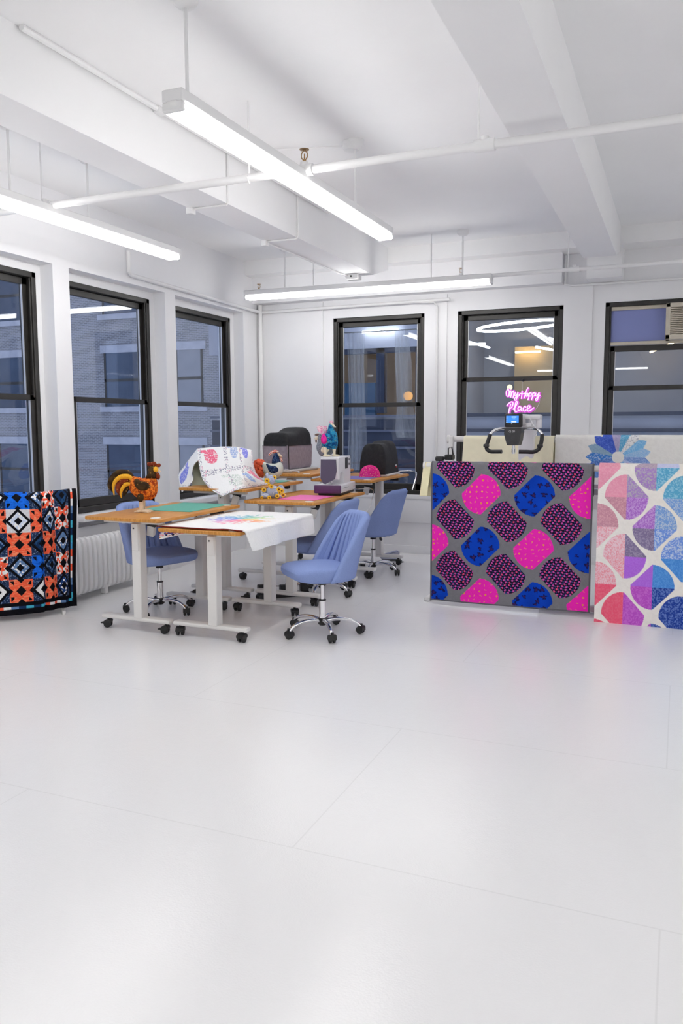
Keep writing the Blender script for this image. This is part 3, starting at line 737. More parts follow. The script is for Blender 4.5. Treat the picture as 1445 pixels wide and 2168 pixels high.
cream_cloth(.045, .60, 1.405, .8, 7.25, 'cream cloth end on the rear roller at the right edge', seed=12)
cream_cloth(-1.95, -1.885, 1.19, .945, 6.40, 'narrow cream cloth hanging at the left of the grey quilt', skew=-.12, wave=.008, c=(240, 226, 188))

# --- black patchwork quilt draped over a rack by the left windows
def black_quilt():
    plan = [(-4.83, 4.40), (-4.762, 4.555), (-4.665, 4.668), (-4.566, 4.795), (-4.590, 4.835), (-4.545, 4.885), (-4.552, 4.945), (-4.505, 4.985), (-4.512, 5.035), (-4.470, 5.075)]
    sm = smooth2(plan, 12, False); pl = np.array(sm); seg = np.hypot(*np.diff(pl, axis=0).T); arc = np.concatenate([[0], np.cumsum(seg)])
    # cloth coordinate (metres from the right edge): pleats on the right take up more cloth
    aR = arc[-1] - arc; fold = arc[-1] - arc[3 * 12]
    nu, nv = 520, 560; t = np.linspace(0, arc[-1], nu)
    X = np.interp(t, arc, pl[:, 0]); Y = np.interp(t, arc, pl[:, 1]); A = arc[-1] - t
    s = np.where(A < fold, A / fold * .57, .57 + (A - fold) * 1.06)
    r = .078; top = .985; bot = .045; drop = .185
    L = (top - r - bot) + PI * r + drop; h = np.linspace(0, L, nv)
    nrm = np.array([.72, -.69])
    zz = np.where(h < top - r - bot, bot + h, 0); f = h - (top - r - bot); ang = np.clip(f / r, 0, PI)
    off = np.where(f < 0, 0, np.where(f < PI * r, -(r - r * np.cos(ang)), -2 * r)); zz = np.where(f < 0, zz, np.where(f < PI * r, top - r + r * np.sin(ang), top - r - (f - PI * r)))
    U, H = np.meshgrid(s, h, indexing='ij')
    sag = .012 * np.sin(t * 9)[:, None] * np.clip(H / top, 0, 1)
    soft = np.clip(1 - H / .9, 0, 1)                           # pleats deepen towards the hem
    Xs = np.interp(t, [0, arc[-1]], [pl[0, 0], pl[-1, 0]]); Ys = np.interp(t, [0, arc[-1]], [pl[0, 1], pl[-1, 1]])
    k = np.clip(f / (PI * r), 0, 1)[None, :] * .75
    px = (X[:, None] * (1 - k) + Xs[:, None] * k) + nrm[0] * off[None, :]; py = (Y[:, None] * (1 - k) + Ys[:, None] * k) + nrm[1] * off[None, :]
    bul = (.045 * np.clip((.22 - (arc[-1] - t)) / .22, 0, 1) ** 1.5)[:, None] * np.clip((H - .25) / .6, 0, 1)
    px += .70 * bul * .7; py += .69 * bul * .7
    P = np.stack([px, py, np.broadcast_to(zz, U.shape) + sag * .5], -1)
    BK, ORG, TRQ, BLU, NAV, WHT, STL = [C_(c) for c in ((14, 14, 20), (240, 92, 62), (66, 170, 196), (26, 104, 214), (22, 48, 84), (226, 226, 226), (92, 124, 168))]
    col = np.tile(BK, U.shape + (1,)); c = .181; x = U - .095; y = H - .095; body = (x > 0) & (y > 0)
    ci, cj = np.floor(x / c), np.floor(y / c); fx, fy = (x / c) % 1 - .5, (y / c) % 1 - .5; ax, ay = np.abs(fx), np.abs(fy); d = ax + ay
    diamond = ((ci + cj) % 2 == 0)
    n1 = vnoise(U * 180, H * 180, 1); n2 = vnoise(U * 70, H * 70, 2); n3 = vnoise(U * 40, H * 220, 3)
    hs = hash2(ci, cj, 17); ringc = np.zeros(U.shape + (3,))
    opts = [(WHT, WHT), (NAV, C_((38, 74, 116))), (NAV, STL), (STL, WHT), (C_((30, 62, 120)), WHT), (C_((196, 206, 224)), WHT), (NAV, C_((60, 96, 140)))]
    k = np.floor(hs * len(opts)).astype(int)
    for q, (a, b) in enumerate(opts):
        m = k == q; ringc[m] = np.where((n2[m] > .58)[:, None], b, a)
    cornc = np.where((n1 > .74)[..., None], C_((120, 140, 170)), C_((30, 48, 80))); cm = hash2(ci, cj, 23) > .86; cornc[cm] = C_((206, 206, 210))
    m = diamond & body; col[m] = cornc[m]
    m = diamond & body & (d < .555); col[m] = BK
    m = diamond & body & (d < .40); col[m] = ringc[m]
    m = diamond & body & (d < .175); col[m] = BK
    ho = hash2(ci, cj, 31); stc = np.zeros(U.shape + (3,))
    o2 = [(ORG, C_((250, 120, 84))), (ORG, C_((238, 84, 52))), (TRQ, C_((84, 186, 208))), (ORG, WHT), (TRQ, C_((60, 150, 190))), (BLU, C_((20, 84, 190))), (ORG, C_((250, 132, 96)))]
    k = np.floor(ho * len(o2)).astype(int)
    for q, (a, b) in enumerate(o2):
        m = k == q; th = .55 if b is WHT or q == 3 else .62
        stc[m] = np.where(((n2 if q == 3 else n3)[m] > th)[:, None], b, a)
    st = (~diamond) & body; col[st] = stc[st]
    qx, qy = ax - .25, ay - .25
    m = st & ((np.abs(ax - ay) > .335)); col[m] = BK                # tips of the neighbouring diamonds
    m = st & (d < .22); col[m] = BK
    m = st & (ax > .30) & (ay > .24) & (ax < .44) & (ay < .44) & (np.where((fx > 0) ^ (fy > 0), ax - ay > -.02, ay - ax > -.05)) ; col[m] = BK
    # pieced strip in the black border
    pal = [TRQ, WHT, ORG, NAV, STL, WHT, TRQ, NAV, ORG, C_((70, 150, 200))]
    for q, band in ((H, (U > .045) & (U < .066) & (H > .045)), (U, (H > .045) & (H < .066) & (U > .045))):
        kk = np.floor(q / .058).astype(int); kk = (kk * 7 + 3) % len(pal)
        for z_, cc in enumerate(pal): m = band & (kk == z_); col[m] = cc
    col *= (.88 + .24 * vnoise(U * 110, H * 110, 6))[..., None]
    return tag(sheet('quilt', P, col, .010, M['quilt']), 'black patchwork quilt with orange and blue diamonds over a rack', 'quilt')
black_quilt()
t = thing('quilt_rack', 'white rack under the black patchwork quilt, one foot showing', 'rack', (-4.66, 4.95, 0), math.atan2(.69, .72) - .0)
MB().tube([(-.62, .05, .93), (.22, .05, .93)], .014, 8).build('rail', M['wmetal'], t)
for x in (-.55, .12):
    m = MB(); m.tube([(x, .05, .93), (x, .05, .02)], .014, 8); m.box((x - .014, -.14, 0), (x + .014, .13, .028), .006, 1); m.build('leg', M['wmetal'], t)

# --- white starburst quilt over the low front desk
def starburst():
    nu, nv = 330, 330; x0, x1, y0, y1 = -3.36, -2.665, 4.640, 5.72; z = .7985; hang = .15
    s = np.linspace(0, (x1 - x0) + hang, nu)[:, None] + np.zeros((1, nv)); tt = np.linspace(0, 1, nv)[None, :] + np.zeros((nu, 1)); W_ = x1 - x0
    sk = np.clip((s - W_) / hang, 0, 1)
    f = s - W_; r = .016
    X = np.where(f < 0, x0 + s, x1 + r * np.sin(np.clip(f / r, 0, PI / 2))); Z = np.where(f < 0, z, z - r + r * np.cos(np.clip(f / r, 0, PI / 2)) - np.clip(f - r * PI / 2, 0, 9))
    y = y0 + (y1 - y0) * tt + .06 * sk * (1 - tt) - .02 * sk * tt; X = X + .03 * np.clip(sk - .2, 0, 1) * (1 + .3 * np.sin(tt * 9)) + sk * .01 * np.sin(tt * 23)
    y = y + np.where(f < 0, .012 * np.sin(s * 14) * (1 - tt), 0)
    Z = Z + .005 * (vnoise(s * 9, y * 9, 3) - .3) * (f < 0)
    # left edge droops a little over the table side
    P = np.stack([X, y, Z], -1); a, b = s - .355, (y - 5.19); th = np.arctan2(b, a); rr = np.hypot(a * 1.0, b * .92)
    col = np.tile(C_((242, 241, 243)), s.shape + (1,))
    nr = vnoise(np.cos(th) * 9 + 30, np.sin(th) * 9 + 30, 3) * .8 + vnoise(np.cos(th) * 26 + 50, np.sin(th) * 26 + 50, 6) * .5
    spk = .15 + .16 * nr
    hue = [(250, 220, 130), (150, 206, 160), (84, 180, 190), (80, 160, 214), (110, 140, 222), (170, 130, 214), (238, 130, 180), (244, 130, 140), (250, 160, 110), (250, 220, 130)]
    hp = (((th - .4) / (2 * PI)) % 1) * (len(hue) - 1); i0 = np.floor(hp).astype(int).clip(0, len(hue) - 2); fr = (hp - i0)[..., None]; tab = np.array([C_(h) for h in hue])
    hc = tab[i0] * (1 - fr) + tab[i0 + 1] * fr
    al = np.clip((vnoise(a * 45, b * 45, 8) + .3 * vnoise(a * 150, b * 150, 2) - .12 - .42 * np.clip((rr - .06) / .2, 0, 1)) / .45, 0, 1) * np.clip((spk - rr) / .05, 0, 1) * (s < W_) * np.clip((rr - .012) / .02, 0, 1)
    al = (al * .85)[..., None]; col = col * (1 - al) + hc * al
    m2 = (s > W_ + .02) & (vnoise(s * 14, y * 14, 11) > .66); col[m2] = C_((244, 236, 238))
    m3 = (tt < .006) & (s < W_); col[m3] = C_((120, 40, 34))
    return tag(sheet('quilt', P, col, .008, paint_mat('white_quilted_cotton', .95, .55, 30.0)), 'white quilt with a rainbow starburst over the low front desk', 'quilt')
q = starburst()
def corner_flap():
    nu, nv = 60, 40; a = np.linspace(0, 1, nu)[:, None] + np.zeros((1, nv)); b = np.linspace(0, 1, nv)[None, :] + np.zeros((nu, 1))
    X = -3.345 + .19 * a + .0 * b; Y = 4.66 + .10 * b * 0 + .09 * a; Z = .762 - b * (.055 - .048 * a) - .004
    P = np.stack([X - .004 * b, Y, Z], -1); col = np.tile(C_((240, 238, 240)), a.shape + (1,))
    n = vnoise(a * 9, b * 4, 4); n2 = vnoise(a * 17, b * 7, 5); inn = (b < .82)
    for lo, c in ((.60, (238, 178, 60)), (.70, (214, 90, 60)), (.78, (40, 36, 60))): m = inn & (n > lo); col[m] = C_(c)
    m = inn & (n2 > .66); col[m] = C_((96, 84, 170)); m = inn & (n2 < .25); col[m] = C_((240, 150, 160)); m = inn & (n < .2); col[m] = C_((40, 36, 60))
    o = sheet('printed_backing', P, col, .006, M['quilt'], q); o['label'] = 'flowered backing of the quilt showing under the desk corner'
corner_flap()

# --- hen print quilt draped over a machine on the second left desk
def interp_grid(rows, nu, nv):
    """rows of control points -> smooth grid"""
    A = np.array(rows, float)
    fine = np.array([smooth2(list(map(tuple, r)), 12, False) for r in A]); fu = np.linspace(0, fine.shape[1] - 1, nu)
    fine = np.stack([[np.interp(fu, np.arange(fine.shape[1]), fine[k, :, d]) for d in range(3)] for k in range(fine.shape[0])]).transpose(0, 2, 1)
    out = np.array([smooth2(list(map(tuple, fine[:, i])), 12, False) for i in range(nu)]); fv = np.linspace(0, out.shape[1] - 1, nv)
    return np.stack([[np.interp(fv, np.arange(out.shape[1]), out[i, :, d]) for d in range(3)] for i in range(nu)]).transpose(0, 2, 1)
HQ = {'front': [[[-4.165, 6.42, 1.257], [-3.868, 6.42, 1.273], [-3.694, 6.42, 1.275], [-3.586, 6.42, 1.254]], [[-4.034, 6.22, 1.286], [-3.747, 6.22, 1.306], [-3.578, 6.22, 1.299], [-3.481, 6.24, 1.274]], [[-3.912, 6.05, 1.18], [-3.633, 6.05, 1.196], [-3.479, 6.06, 1.21], [-3.45, 6.2, 1.18]], [[-3.794, 5.92, 1.049], [-3.556, 5.95, 1.101], [-3.432, 6.0, 1.121], [-3.435, 6.22, 1.088]], [[-3.635, 5.8, 0.964], [-3.467, 5.86, 1.028], [-3.36, 5.92, 1.054], [-3.406, 6.26, 1.028]], [[-3.485, 5.74, 0.914], [-3.365, 5.775, 0.969], [-3.358, 6.02, 0.975], [-3.384, 6.36, 0.976]]], 'flap': [[[-4.034, 6.22, 1.286], [-3.974, 6.14, 1.251], [-3.918, 6.06, 1.196]], [[-4.125, 6.24, 1.203], [-4.027, 6.12, 1.167], [-3.962, 6.05, 1.15]], [[-4.186, 6.22, 1.116], [-4.066, 6.1, 1.082], [-3.971, 6.03, 1.071]], [[-4.225, 6.2, 1.056], [-4.082, 6.06, 1.008], [-3.951, 6.02, 1.03]], [[-4.19, 6.16, 0.999], [-4.095, 6.04, 0.95], [-3.973, 6.0, 0.981]], [[-4.149, 6.12, 0.951], [-4.059, 6.0, 0.916], [-4.044, 6.0, 0.929]]], 'lining': [[[-3.994, 6.14, 1.209], [-3.9665, 6.239999999999999, 1.1995], [-3.939, 6.1, 1.19]], [[-4.018, 6.12, 1.124], [-3.955, 6.21, 1.106], [-3.892, 6.06, 1.088]], [[-3.99, 6.08, 1.043], [-3.902, 6.15, 1.023], [-3.814, 5.98, 1.003]], [[-3.997, 6.05, 0.96], [-3.844, 6.1049999999999995, 0.9604999999999999], [-3.691, 5.92, 0.961]]]}
def hen_print(s, t, seed):
    col = np.tile(C_((240, 239, 240)), s.shape + (1,))
    def hen(cs, ct, a, b, c, rot=0.0, f=.75):
        nonlocal col
        x, y = s - cs, t - ct; xr = x * math.cos(rot) + y * math.sin(rot); yr = -x * math.sin(rot) + y * math.cos(rot)
        m = ((xr / a) ** 2 + (yr / b) ** 2 < 1 + .3 * (vnoise(s * 40, t * 40, seed) - .5)) | ((np.abs(xr + a * 1.2) < a * .5) & (np.abs(yr + b * .7) < b * .22))
        m &= vnoise(s * 130, t * 130, seed + 5) < f; col[m] = C_(c)
    return col, hen
def hen_quilt():
    nu, nv = 200, 200; P = interp_grid(HQ['front'], nu, nv)
    s, t = np.meshgrid(np.linspace(0, 1, nu), np.linspace(0, 1, nv), indexing='ij')
    t = t * 1.25 - .25
    col, hen = hen_print(s, t, 3)
    hen(.17, .17, .07, .125, (232, 110, 140)); hen(.50, .10, .08, .13, (150, 172, 214), 0, .55); hen(.76, .10, .07, .12, (128, 132, 222))
    hen(.43, .74, .14, .16, (150, 178, 160), .3, .35); hen(.74, .72, .05, .15, (150, 178, 224), -.3, .7); hen(.90, .66, .055, .2, (240, 130, 160), -.45)
    txt = vnoise(s * 110, t * 60, 9)
    for m in ((np.abs(t - .44) < .055), (np.abs(s - .34) < .028), (np.abs(s - .64) < .025), (np.abs(s - .98) < .03), (np.abs(s - .03) < .03), (t > .93)):
        k = m & (txt > .64); col[k] = C_((150, 150, 166)); k = m & (vnoise(s * 64, t * 45, 13) > .8); col[k] = C_((226, 184, 200))
    o = sheet('quilt', P, col, .006, M['quilt'])
    nu, nv = 90, 120; P = interp_grid(HQ['flap'], nu, nv); s, t = np.meshgrid(np.linspace(0, 1, nu), np.linspace(0, 1, nv), indexing='ij')
    col, hen = hen_print(s, t, 8); hen(.40, .50, .22, .20, (126, 134, 218), .2)
    txt = vnoise(s * 50, t * 70, 9); m = ((t > .74) & (t < .95) | (s < .10)) & (txt > .66); col[m] = C_((150, 150, 166))
    f = sheet('side_drop', P, col, .006, M['quilt'], o)
    nu = 60; P = interp_grid(HQ['lining'], nu, nu); col = np.tile(C_((176, 182, 168)), (nu, nu, 1))
    f = sheet('lining', P, col, .004, M['cloth'], o); f['label'] = 'pale green lining seen through the fold'
    return tag(o, 'white quilt printed with pink and blue hens draped over a hump', 'quilt')
hen_quilt()

# ------------------------------------------------------------------ things on the desks
FACE = math.radians(22.8)
def mat_thing(x0, y0, x1, y1, z, rot, c, label, grid=True):
    m = MB(); cx, cy = (x0 + x1) / 2, (y0 + y1) / 2; hx, hy = (x1 - x0) / 2, (y1 - y0) / 2
    m.box((-hx, -hy, 0), (hx, hy, .003), .001, 1)
    mt = noise_mat('mat_' + label.split()[0], C3(c), tuple(q * 1.08 for q in C3(c)), .6, scale=40.0, bump=.05)
    o = m.build('cutting_mat', mt, None, (cx, cy, z + .0005), rot); return tag(o, label, 'cutting mat')
def C3(c): return tuple(min(.9, q * 1.1) for q in lin(c))
mat_thing(-3.845, 5.10, -3.39, 5.72, .85, .02, (92, 168, 150), 'green cutting mat on the rooster desk')
mat_thing(-3.84, 6.42, -3.40, 6.90, .97, 0, (100, 172, 156), 'green cutting mat beyond the hen print quilt')
mat_thing(-3.10, 5.99, -2.765, 6.43, .88, .0, (250, 110, 180), 'bright pink mat before the sewing machine')
mat_thing(-3.16, 7.22, -2.78, 7.66, .975, .0, (112, 104, 172), 'purple mat in front of the pink pouch')

def poly(pts, k, o): return [((p[0] - o[0]) * k, (o[1] - p[1]) * k) for p in pts]
def pillow(parent, name, pts, thick, mat, y=0.0, rim=.12):
    o = MB().puffy(pts, thick, rim=rim).build(name, mat, parent, ang=60); o.location.y = y; return o
def worm(parent, name, pts, rads, mat, y=0.0, flat=.8):
    P = smooth2([(p[0], y, p[1]) for p in pts], 5, False); R = np.interp(np.linspace(0, 1, len(P)), np.linspace(0, 1, len(rads)), rads)
    return MB().tube(P, [(r, r * flat) for r in R], 12, flat=(1, 0, 0)).build(name, mat, parent, ang=70)
# --- stuffed rooster on wooden feet
k, o = .00040, (760, 1065)
t = thing('rooster_figure', 'brown and orange cloth rooster on wooden feet', 'rooster figure', (-3.70, 4.965, .85), FACE - .05)
M['r_body'] = dot_mat('orange_print', lin((150, 52, 20)), lin((236, 128, 40)), lin((246, 176, 84)), 110.0, .25)
M['r_dark'] = dot_mat('dark_brown_print', lin((52, 38, 22)), lin((76, 56, 30)), lin((196, 146, 70)), 42.0, .16)
M['r_rust'] = dot_mat('rust_print', lin((112, 42, 20)), lin((140, 60, 30)), lin((214, 150, 90)), 50.0, .18)
M['r_gold'] = noise_mat('golden_felt', lin((226, 158, 24)), lin((240, 184, 50)), .9, scale=120.0)
M['wood'] = noise_mat('pale_beech', lin((222, 200, 170)), lin((234, 214, 188)), .6, scale=14.0, stretch=(1, 1, 8))
pillow(t, 'body', poly([(490, 560), (540, 400), (630, 392), (760, 420), (850, 398), (1000, 415), (1034, 560), (1010, 720), (930, 812), (800, 838), (690, 818), (590, 755), (500, 655)], k, o), .052, M['r_body'])
pillow(t, 'neck', poly([(868, 215), (940, 185), (1000, 200), (1015, 300), (1005, 415), (920, 432), (810, 420), (850, 350), (872, 290)], k, o), .036, M['r_dark'], -.004)
pillow(t, 'comb', poly([(848, 130), (880, 118), (920, 125), (960, 108), (1000, 115), (1035, 158), (1080, 142), (1102, 180), (1072, 216), (1020, 205), (960, 190), (890, 202), (850, 180)], k, o), .018, M['r_rust'])
pillow(t, 'face', poly([(970, 255), (985, 210), (1020, 200), (1055, 225), (1060, 275), (1035, 305), (990, 300)], k, o), .036, M['r_gold'], -.012)
MB().cyl(((1045 - o[0]) * k, -.006, (o[1] - 262) * k), ((1112 - o[0]) * k, -.006, (o[1] - 305) * k), .012, .001, 10).build('beak', M['wood'], t)
pillow(t, 'wattle', poly([(1010, 320), (1050, 310), (1082, 370), (1078, 420), (1045, 450), (1010, 430), (1000, 380)], k, o), .018, M['r_rust'])
for y in (-.044, .044): pillow(t, 'wing', poly([(622, 450), (680, 425), (760, 470), (860, 488), (912, 545), (900, 605), (830, 648), (740, 650), (665, 605), (630, 540)], k, o), .022, M['r_dark'], y)
worm(t, 'tail_feather', poly([(560, 410), (500, 350), (420, 312), (300, 312), (190, 380), (120, 490), (112, 590), (165, 690)], k, o), [.012, .021, .021, .021, .020, .017, .003], M['r_dark'], .012)
worm(t, 'tail_feather', poly([(560, 450), (500, 395), (420, 385), (330, 400), (240, 470), (195, 580), (205, 740)], k, o), [.014, .019, .019, .016, .013, .004], M['r_gold'], -.008)
worm(t, 'tail_feather', poly([(540, 480), (460, 460), (380, 470), (295, 545), (270, 650), (330, 775)], k, o), [.014, .024, .026, .024, .020, .004], M['r_rust'], .008)
worm(t, 'tail_feather', poly([(530, 530), (440, 535), (370, 610), (335, 700), (345, 795)], k, o), [.012, .016, .014, .010, .003], M['r_gold'], -.012)
worm(t, 'tail_feather', poly([(520, 570), (440, 610), (400, 680), (375, 765)], k, o), [.012, .022, .020, .004], M['r_dark'], .006)
for y in (-.05, .05): pillow(t, 'thigh', poly([(665, 770), (690, 710), (735, 698), (785, 720), (795, 790), (765, 845), (730, 855), (690, 840)], k, o), .016, M['r_dark'], y * .9)
for y in (-.028, .028):
    m = MB(); x = (730 - o[0]) * k; m.box((x - .014, y - .010, .008), (x + .014, y + .010, .095), .003, 1)
    for a in (-.5, .0, .5):
        for s in ((1, .072), (-1, .055 if a == 0 else .03)):
            d = Vector((s[0] * math.cos(a), math.sin(a) * s[0], 0)) * s[1]; m.tube([(x, y, .014), (x + d.x * .5, y + d.y * .5, .012), (x + d.x, y + d.y, .005)], [(.012, .011), (.010, .008), (.003, .003)], 8)
    m.build('foot', M['wood'], t)
# --- white hen with orange ruffled tail
k, o = .00054, (385, 1028)
t = thing('hen_figure', 'white cloth hen with navy wing and orange ruffled tail', 'hen figure', (-3.455, 6.56, .97), FACE)
M['h_white'] = noise_mat('mint_white_cotton', lin((214, 222, 212)), lin((226, 232, 224)), .9, scale=70.0)
M['h_navy'] = dot_mat('navy_print', lin((22, 40, 76)), lin((44, 70, 112)), lin((150, 170, 200)), 95.0, .2)
M['h_check'] = check_mat('red_gingham', lin((206, 70, 50)), lin((240, 226, 216)), 95.0)
M['h_orange'] = noise_mat('orange_ruffle', lin((226, 84, 50)), lin((244, 120, 80)), .9, scale=60.0, bump=.3)
pillow(t, 'body', poly([(225, 665), (320, 692), (430, 690), (520, 668), (574, 720), (580, 830), (530, 900), (450, 945), (370, 945), (285, 890), (222, 800)], k, o), .085, M['h_white'])
pillow(t, 'neck', poly([(412, 570), (445, 522), (490, 525), (530, 630), (505, 690), (390, 695)], k, o), .036, M['h_navy'])
worm(t, 'comb', poly([(338, 558), (390, 508), (450, 488), (505, 498)], k, o), [.008, .014, .015, .006], M['h_check'])
pillow(t, 'face', poly([(488, 522), (520, 520), (572, 578), (535, 590), (505, 565)], k, o), .022, M['wood'], -.01)
pillow(t, 'wattle', poly([(515, 580), (550, 585), (575, 640), (560, 670), (530, 640)], k, o), .016, M['h_check'])
for y in (-.066, .066): pillow(t, 'wing', poly([(300, 690), (380, 722), (470, 730), (515, 780), (500, 832), (420, 862), (350, 832), (322, 770)], k, o), .026, M['h_navy'], y)
m = MB(); rr = random.Random(3)
for i in range(26):
    q = i / 25; x = (165 + 55 * math.sin(i * 2.1) - o[0]) * k; z = (o[1] - (650 + 250 * q)) * k
    m.ell((x, .03 * math.sin(i * 1.3), z), (.026, .018, .020), 10, 6, Euler((rr.uniform(-1, 1), rr.uniform(-1, 1), 0)).to_matrix())
m.build('tail', M['h_orange'], t, ang=80)
m = MB(); m.cyl((0, 0, .05), (0, 0, (1028 - 930) * k), .010, n=10); m.cyl((0, 0, 0), (0, 0, .06), .009, n=10); m.build('leg', M['wood'], t)
MB().lathe([(.045, 0), (.045, .008), (.012, .014)], n=20).build('base', M['wood'], t)
# --- gingham plush with sunflowers
k, o = .00052, (480, 1395)
t = thing('plush_toy', 'blue gingham plush animal covered in yellow sunflowers', 'plush toy', (-3.185, 6.075, .88), FACE)
M['ging'] = check_mat('blue_gingham', lin((226, 228, 236)), lin((112, 136, 186)), 190.0)
M['sunp'] = noise_mat('sunflower_petal', lin((244, 190, 30)), lin((252, 214, 70)), .8, scale=90.0); M['sunc'] = noise_mat('sunflower_centre', lin((110, 58, 20)), lin((150, 84, 30)), .9, scale=160.0)
m = MB(); F_ = lambda x, z: ((x - o[0]) * k, (o[1] - z) * k)
for (x, z, rx, rz, ry, y) in ((480, 1290, 120, 105, .05, 0), (440, 1090, 72, 82, .038, 0), (380, 1020, 30, 44, .02, .01), (500, 1050, 28, 40, .02, .01), (350, 1350, 72, 44, .035, -.03), (600, 1350, 90, 44, .035, -.02), (600, 1250, 60, 70, .035, .02), (330, 1270, 40, 60, .03, 0)):
    X, Z = F_(x, z); m.ell((X, y, Z), (rx * k, ry, rz * k), 18, 12)
m.build('body', M['ging'], t, ang=80)
for i, (x, z, r, y) in enumerate(((382, 1102, 46, -.036), (502, 1052, 36, -.018), (415, 1165, 26, -.045), (455, 1195, 38, -.055), (330, 1252, 42, -.030), (575, 1245, 42, -.038), (622, 1268, 38, -.036), (550, 1350, 38, -.058), (645, 1335, 40, -.052), (420, 1376, 34, -.062), (300, 1375, 26, -.058), (590, 1300, 28, -.05))):
    X, Z = F_(x, z); R = r * k; m = MB()
    for q in range(12):
        a = q * PI / 6; m.ell((X + .66 * R * math.cos(a), y, Z + .66 * R * math.sin(a)), (R * .42, .003, R * .20), 8, 5, Matrix.Rotation(-a, 3, 'Y'))
    f = m.build('sunflower', M['sunp'], t, ang=80); MB().ell((X, y - .002, Z), (R * .36, .006, R * .36), 12, 6).build('flower_centre', M['sunc'], f)
# --- white sewing machine with purple end
t = thing('sewing_machine', 'white sewing machine with purple end plate on the pink mat desk', 'sewing machine', (-2.885, 6.71, .88), R_(8))
M['mwhite'] = noise_mat('machine_white', (0.80, 0.79, 0.82), None, .3, bump=.01, bscale=30.0, coat=.3)
M['mpurp'] = noise_mat('machine_purple', lin((84, 50, 92)), None, .35, bump=.01); M['mgrey'] = noise_mat('machine_slate', lin((86, 80, 104)), None, .4, bump=.01)
hx = .125; y0, y1 = -.25, .27
m = MB(); m.box((-hx, y0, .022), (hx, y1, .095), .010, 3); m.build('bed', M['mwhite'], t)
m = MB(); m.box((-hx + .002, y0 - .012, .02), (hx - .002, y0 + .006, .093), .008, 2); m.build('end_plate', M['mpurp'], t)
m = MB(); m.box((-hx + .03, y0 + .02, 0), (hx - .01, y1 - .02, .024), .006, 1); m.build('base', M['black'], t)
# body: pillar and arm profile in y/z, loft across x
prof = [(.245, .09), (.245, .30), (.235, .338), (-.185, .338), (-.205, .325), (-.21, .20), (-.20, .145), (-.175, .135), (-.13, .20), (-.06, .205), (-.03, .19), (-.015, .15), (-.01, .09)]
prof = [(a, b) for a, b in prof]
m = MB(); m.rings([[(x, a * s + .02 * (1 - s), .21 + (b - .21) * s) for a, b in prof] for x, s in ((-.085, .95), (-.075, 1), (.075, 1), (.085, .95))]); m.build('body', M['mwhite'], t, ang=35)
m = MB(); pr = [(-.070, .318), (.065, .318), (.072, .215), (.055, .145), (-.03, .10), (-.05, .105), (-.074, .15)]
m.rings([[(a, y, b) for a, b in pr] for y in (-.222, -.200)]); m.build('face_plate', M['mgrey'], t, ang=30)
m = MB(); m.cyl((.0, -.165, .14), (0, -.165, .105), .006, n=10); m.cyl((0, -.165, .105), (0, -.165, .094), .0015, n=6); m.box((-.012, -.185, .094), (.012, -.14, .098), .001, 1); m.tube([(.02, -.19, .15), (.03, -.185, .115), (.012, -.18, .10)], .003, 6); m.build('needle_foot', M['steel'], t)
m = MB(); m.box((.084, .035, .225), (.0885, .125, .325), .002, 1); m.build('screen', M['black'], t)
for z in (.305, .262): MB().box((.084, .165, z - .01), (.089, .185, z + .01), .002, 1).build('button', M['black'], t)
m = MB(); m.box((hx - .001, -.20, .062), (hx + .001, .02, .065)); m.build('slot', M['black'], t)
m = MB(); m.box((hx - .001, .19, .052), (hx + .001, .225, .058)); m.build('maker_mark', noise_mat('red_mark', lin((200, 90, 110)), None, .5), t)
m = MB(); m.tube(smooth2([(.10, .27, .02), (.12, .40, .012), (.20, .47, .012), (.255, .44, .0), (.27, .36, -.06), (.265, .28, -.14), (.24, .20, -.19)], 4, False), .0045, 8); m.build('knee_lifter', M['chrome'], t)
# --- two stuffed hens on top of it
k, o = .000465, (580, 835)
t = thing('hen_figure', 'bright patchwork hen with magenta wing standing on the sewing machine', 'hen figure', (-2.89, 6.62, 1.218), FACE)
M['c_body'] = dot_mat('blue_green_print', lin((10, 74, 130)), lin((46, 150, 196)), lin((170, 206, 70)), 70.0, .22)
M['c_pink'] = dot_mat('magenta_print', lin((220, 20, 140)), lin((240, 60, 170)), lin((250, 130, 90)), 80.0, .2)
M['c_tail'] = dot_mat('rose_print', lin((240, 150, 190)), lin((250, 220, 226)), lin((214, 60, 130)), 90.0, .25)
M['cream'] = noise_mat('cream_cotton', lin((236, 224, 196)), lin((244, 234, 210)), .9, scale=60.0)
pillow(t, 'body', poly([(410, 480), (420, 400), (500, 380), (530, 300), (555, 210), (620, 200), (650, 300), (700, 380), (722, 500), (722, 600), (690, 680), (560, 690), (440, 660), (412, 570)], k, o), .07, M['c_body'])
pillow(t, 'face', poly([(560, 230), (590, 195), (630, 205), (688, 272), (640, 268), (590, 280)], k, o), .03, M['cream'], -.006)
pillow(t, 'comb', poly([(560, 165), (590, 140), (625, 150), (640, 180), (620, 205), (580, 200)], k, o), .016, M['c_tail'])
pillow(t, 'wattle', poly([(612, 290), (640, 285), (652, 340), (632, 380), (614, 340)], k, o), .012, noise_mat('coral_felt', lin((240, 110, 90)), lin((250, 200, 70)), .9, scale=40))
for y in (-.055, .055): pillow(t, 'wing', poly([(400, 470), (440, 385), (490, 420), (520, 500), (500, 575), (450, 590), (405, 550)], k, o), .026, M['c_pink'], y)
for i, a in enumerate((-.6, -.15, .35)): 
    b = math.sin(a); worm(t, 'tail_feather', poly([(470, 400), (440 + 90 * b, 320), (425 + 150 * b, 250)], k, o), [.018, .024, .014], M['c_tail'], .01 * i, .6)
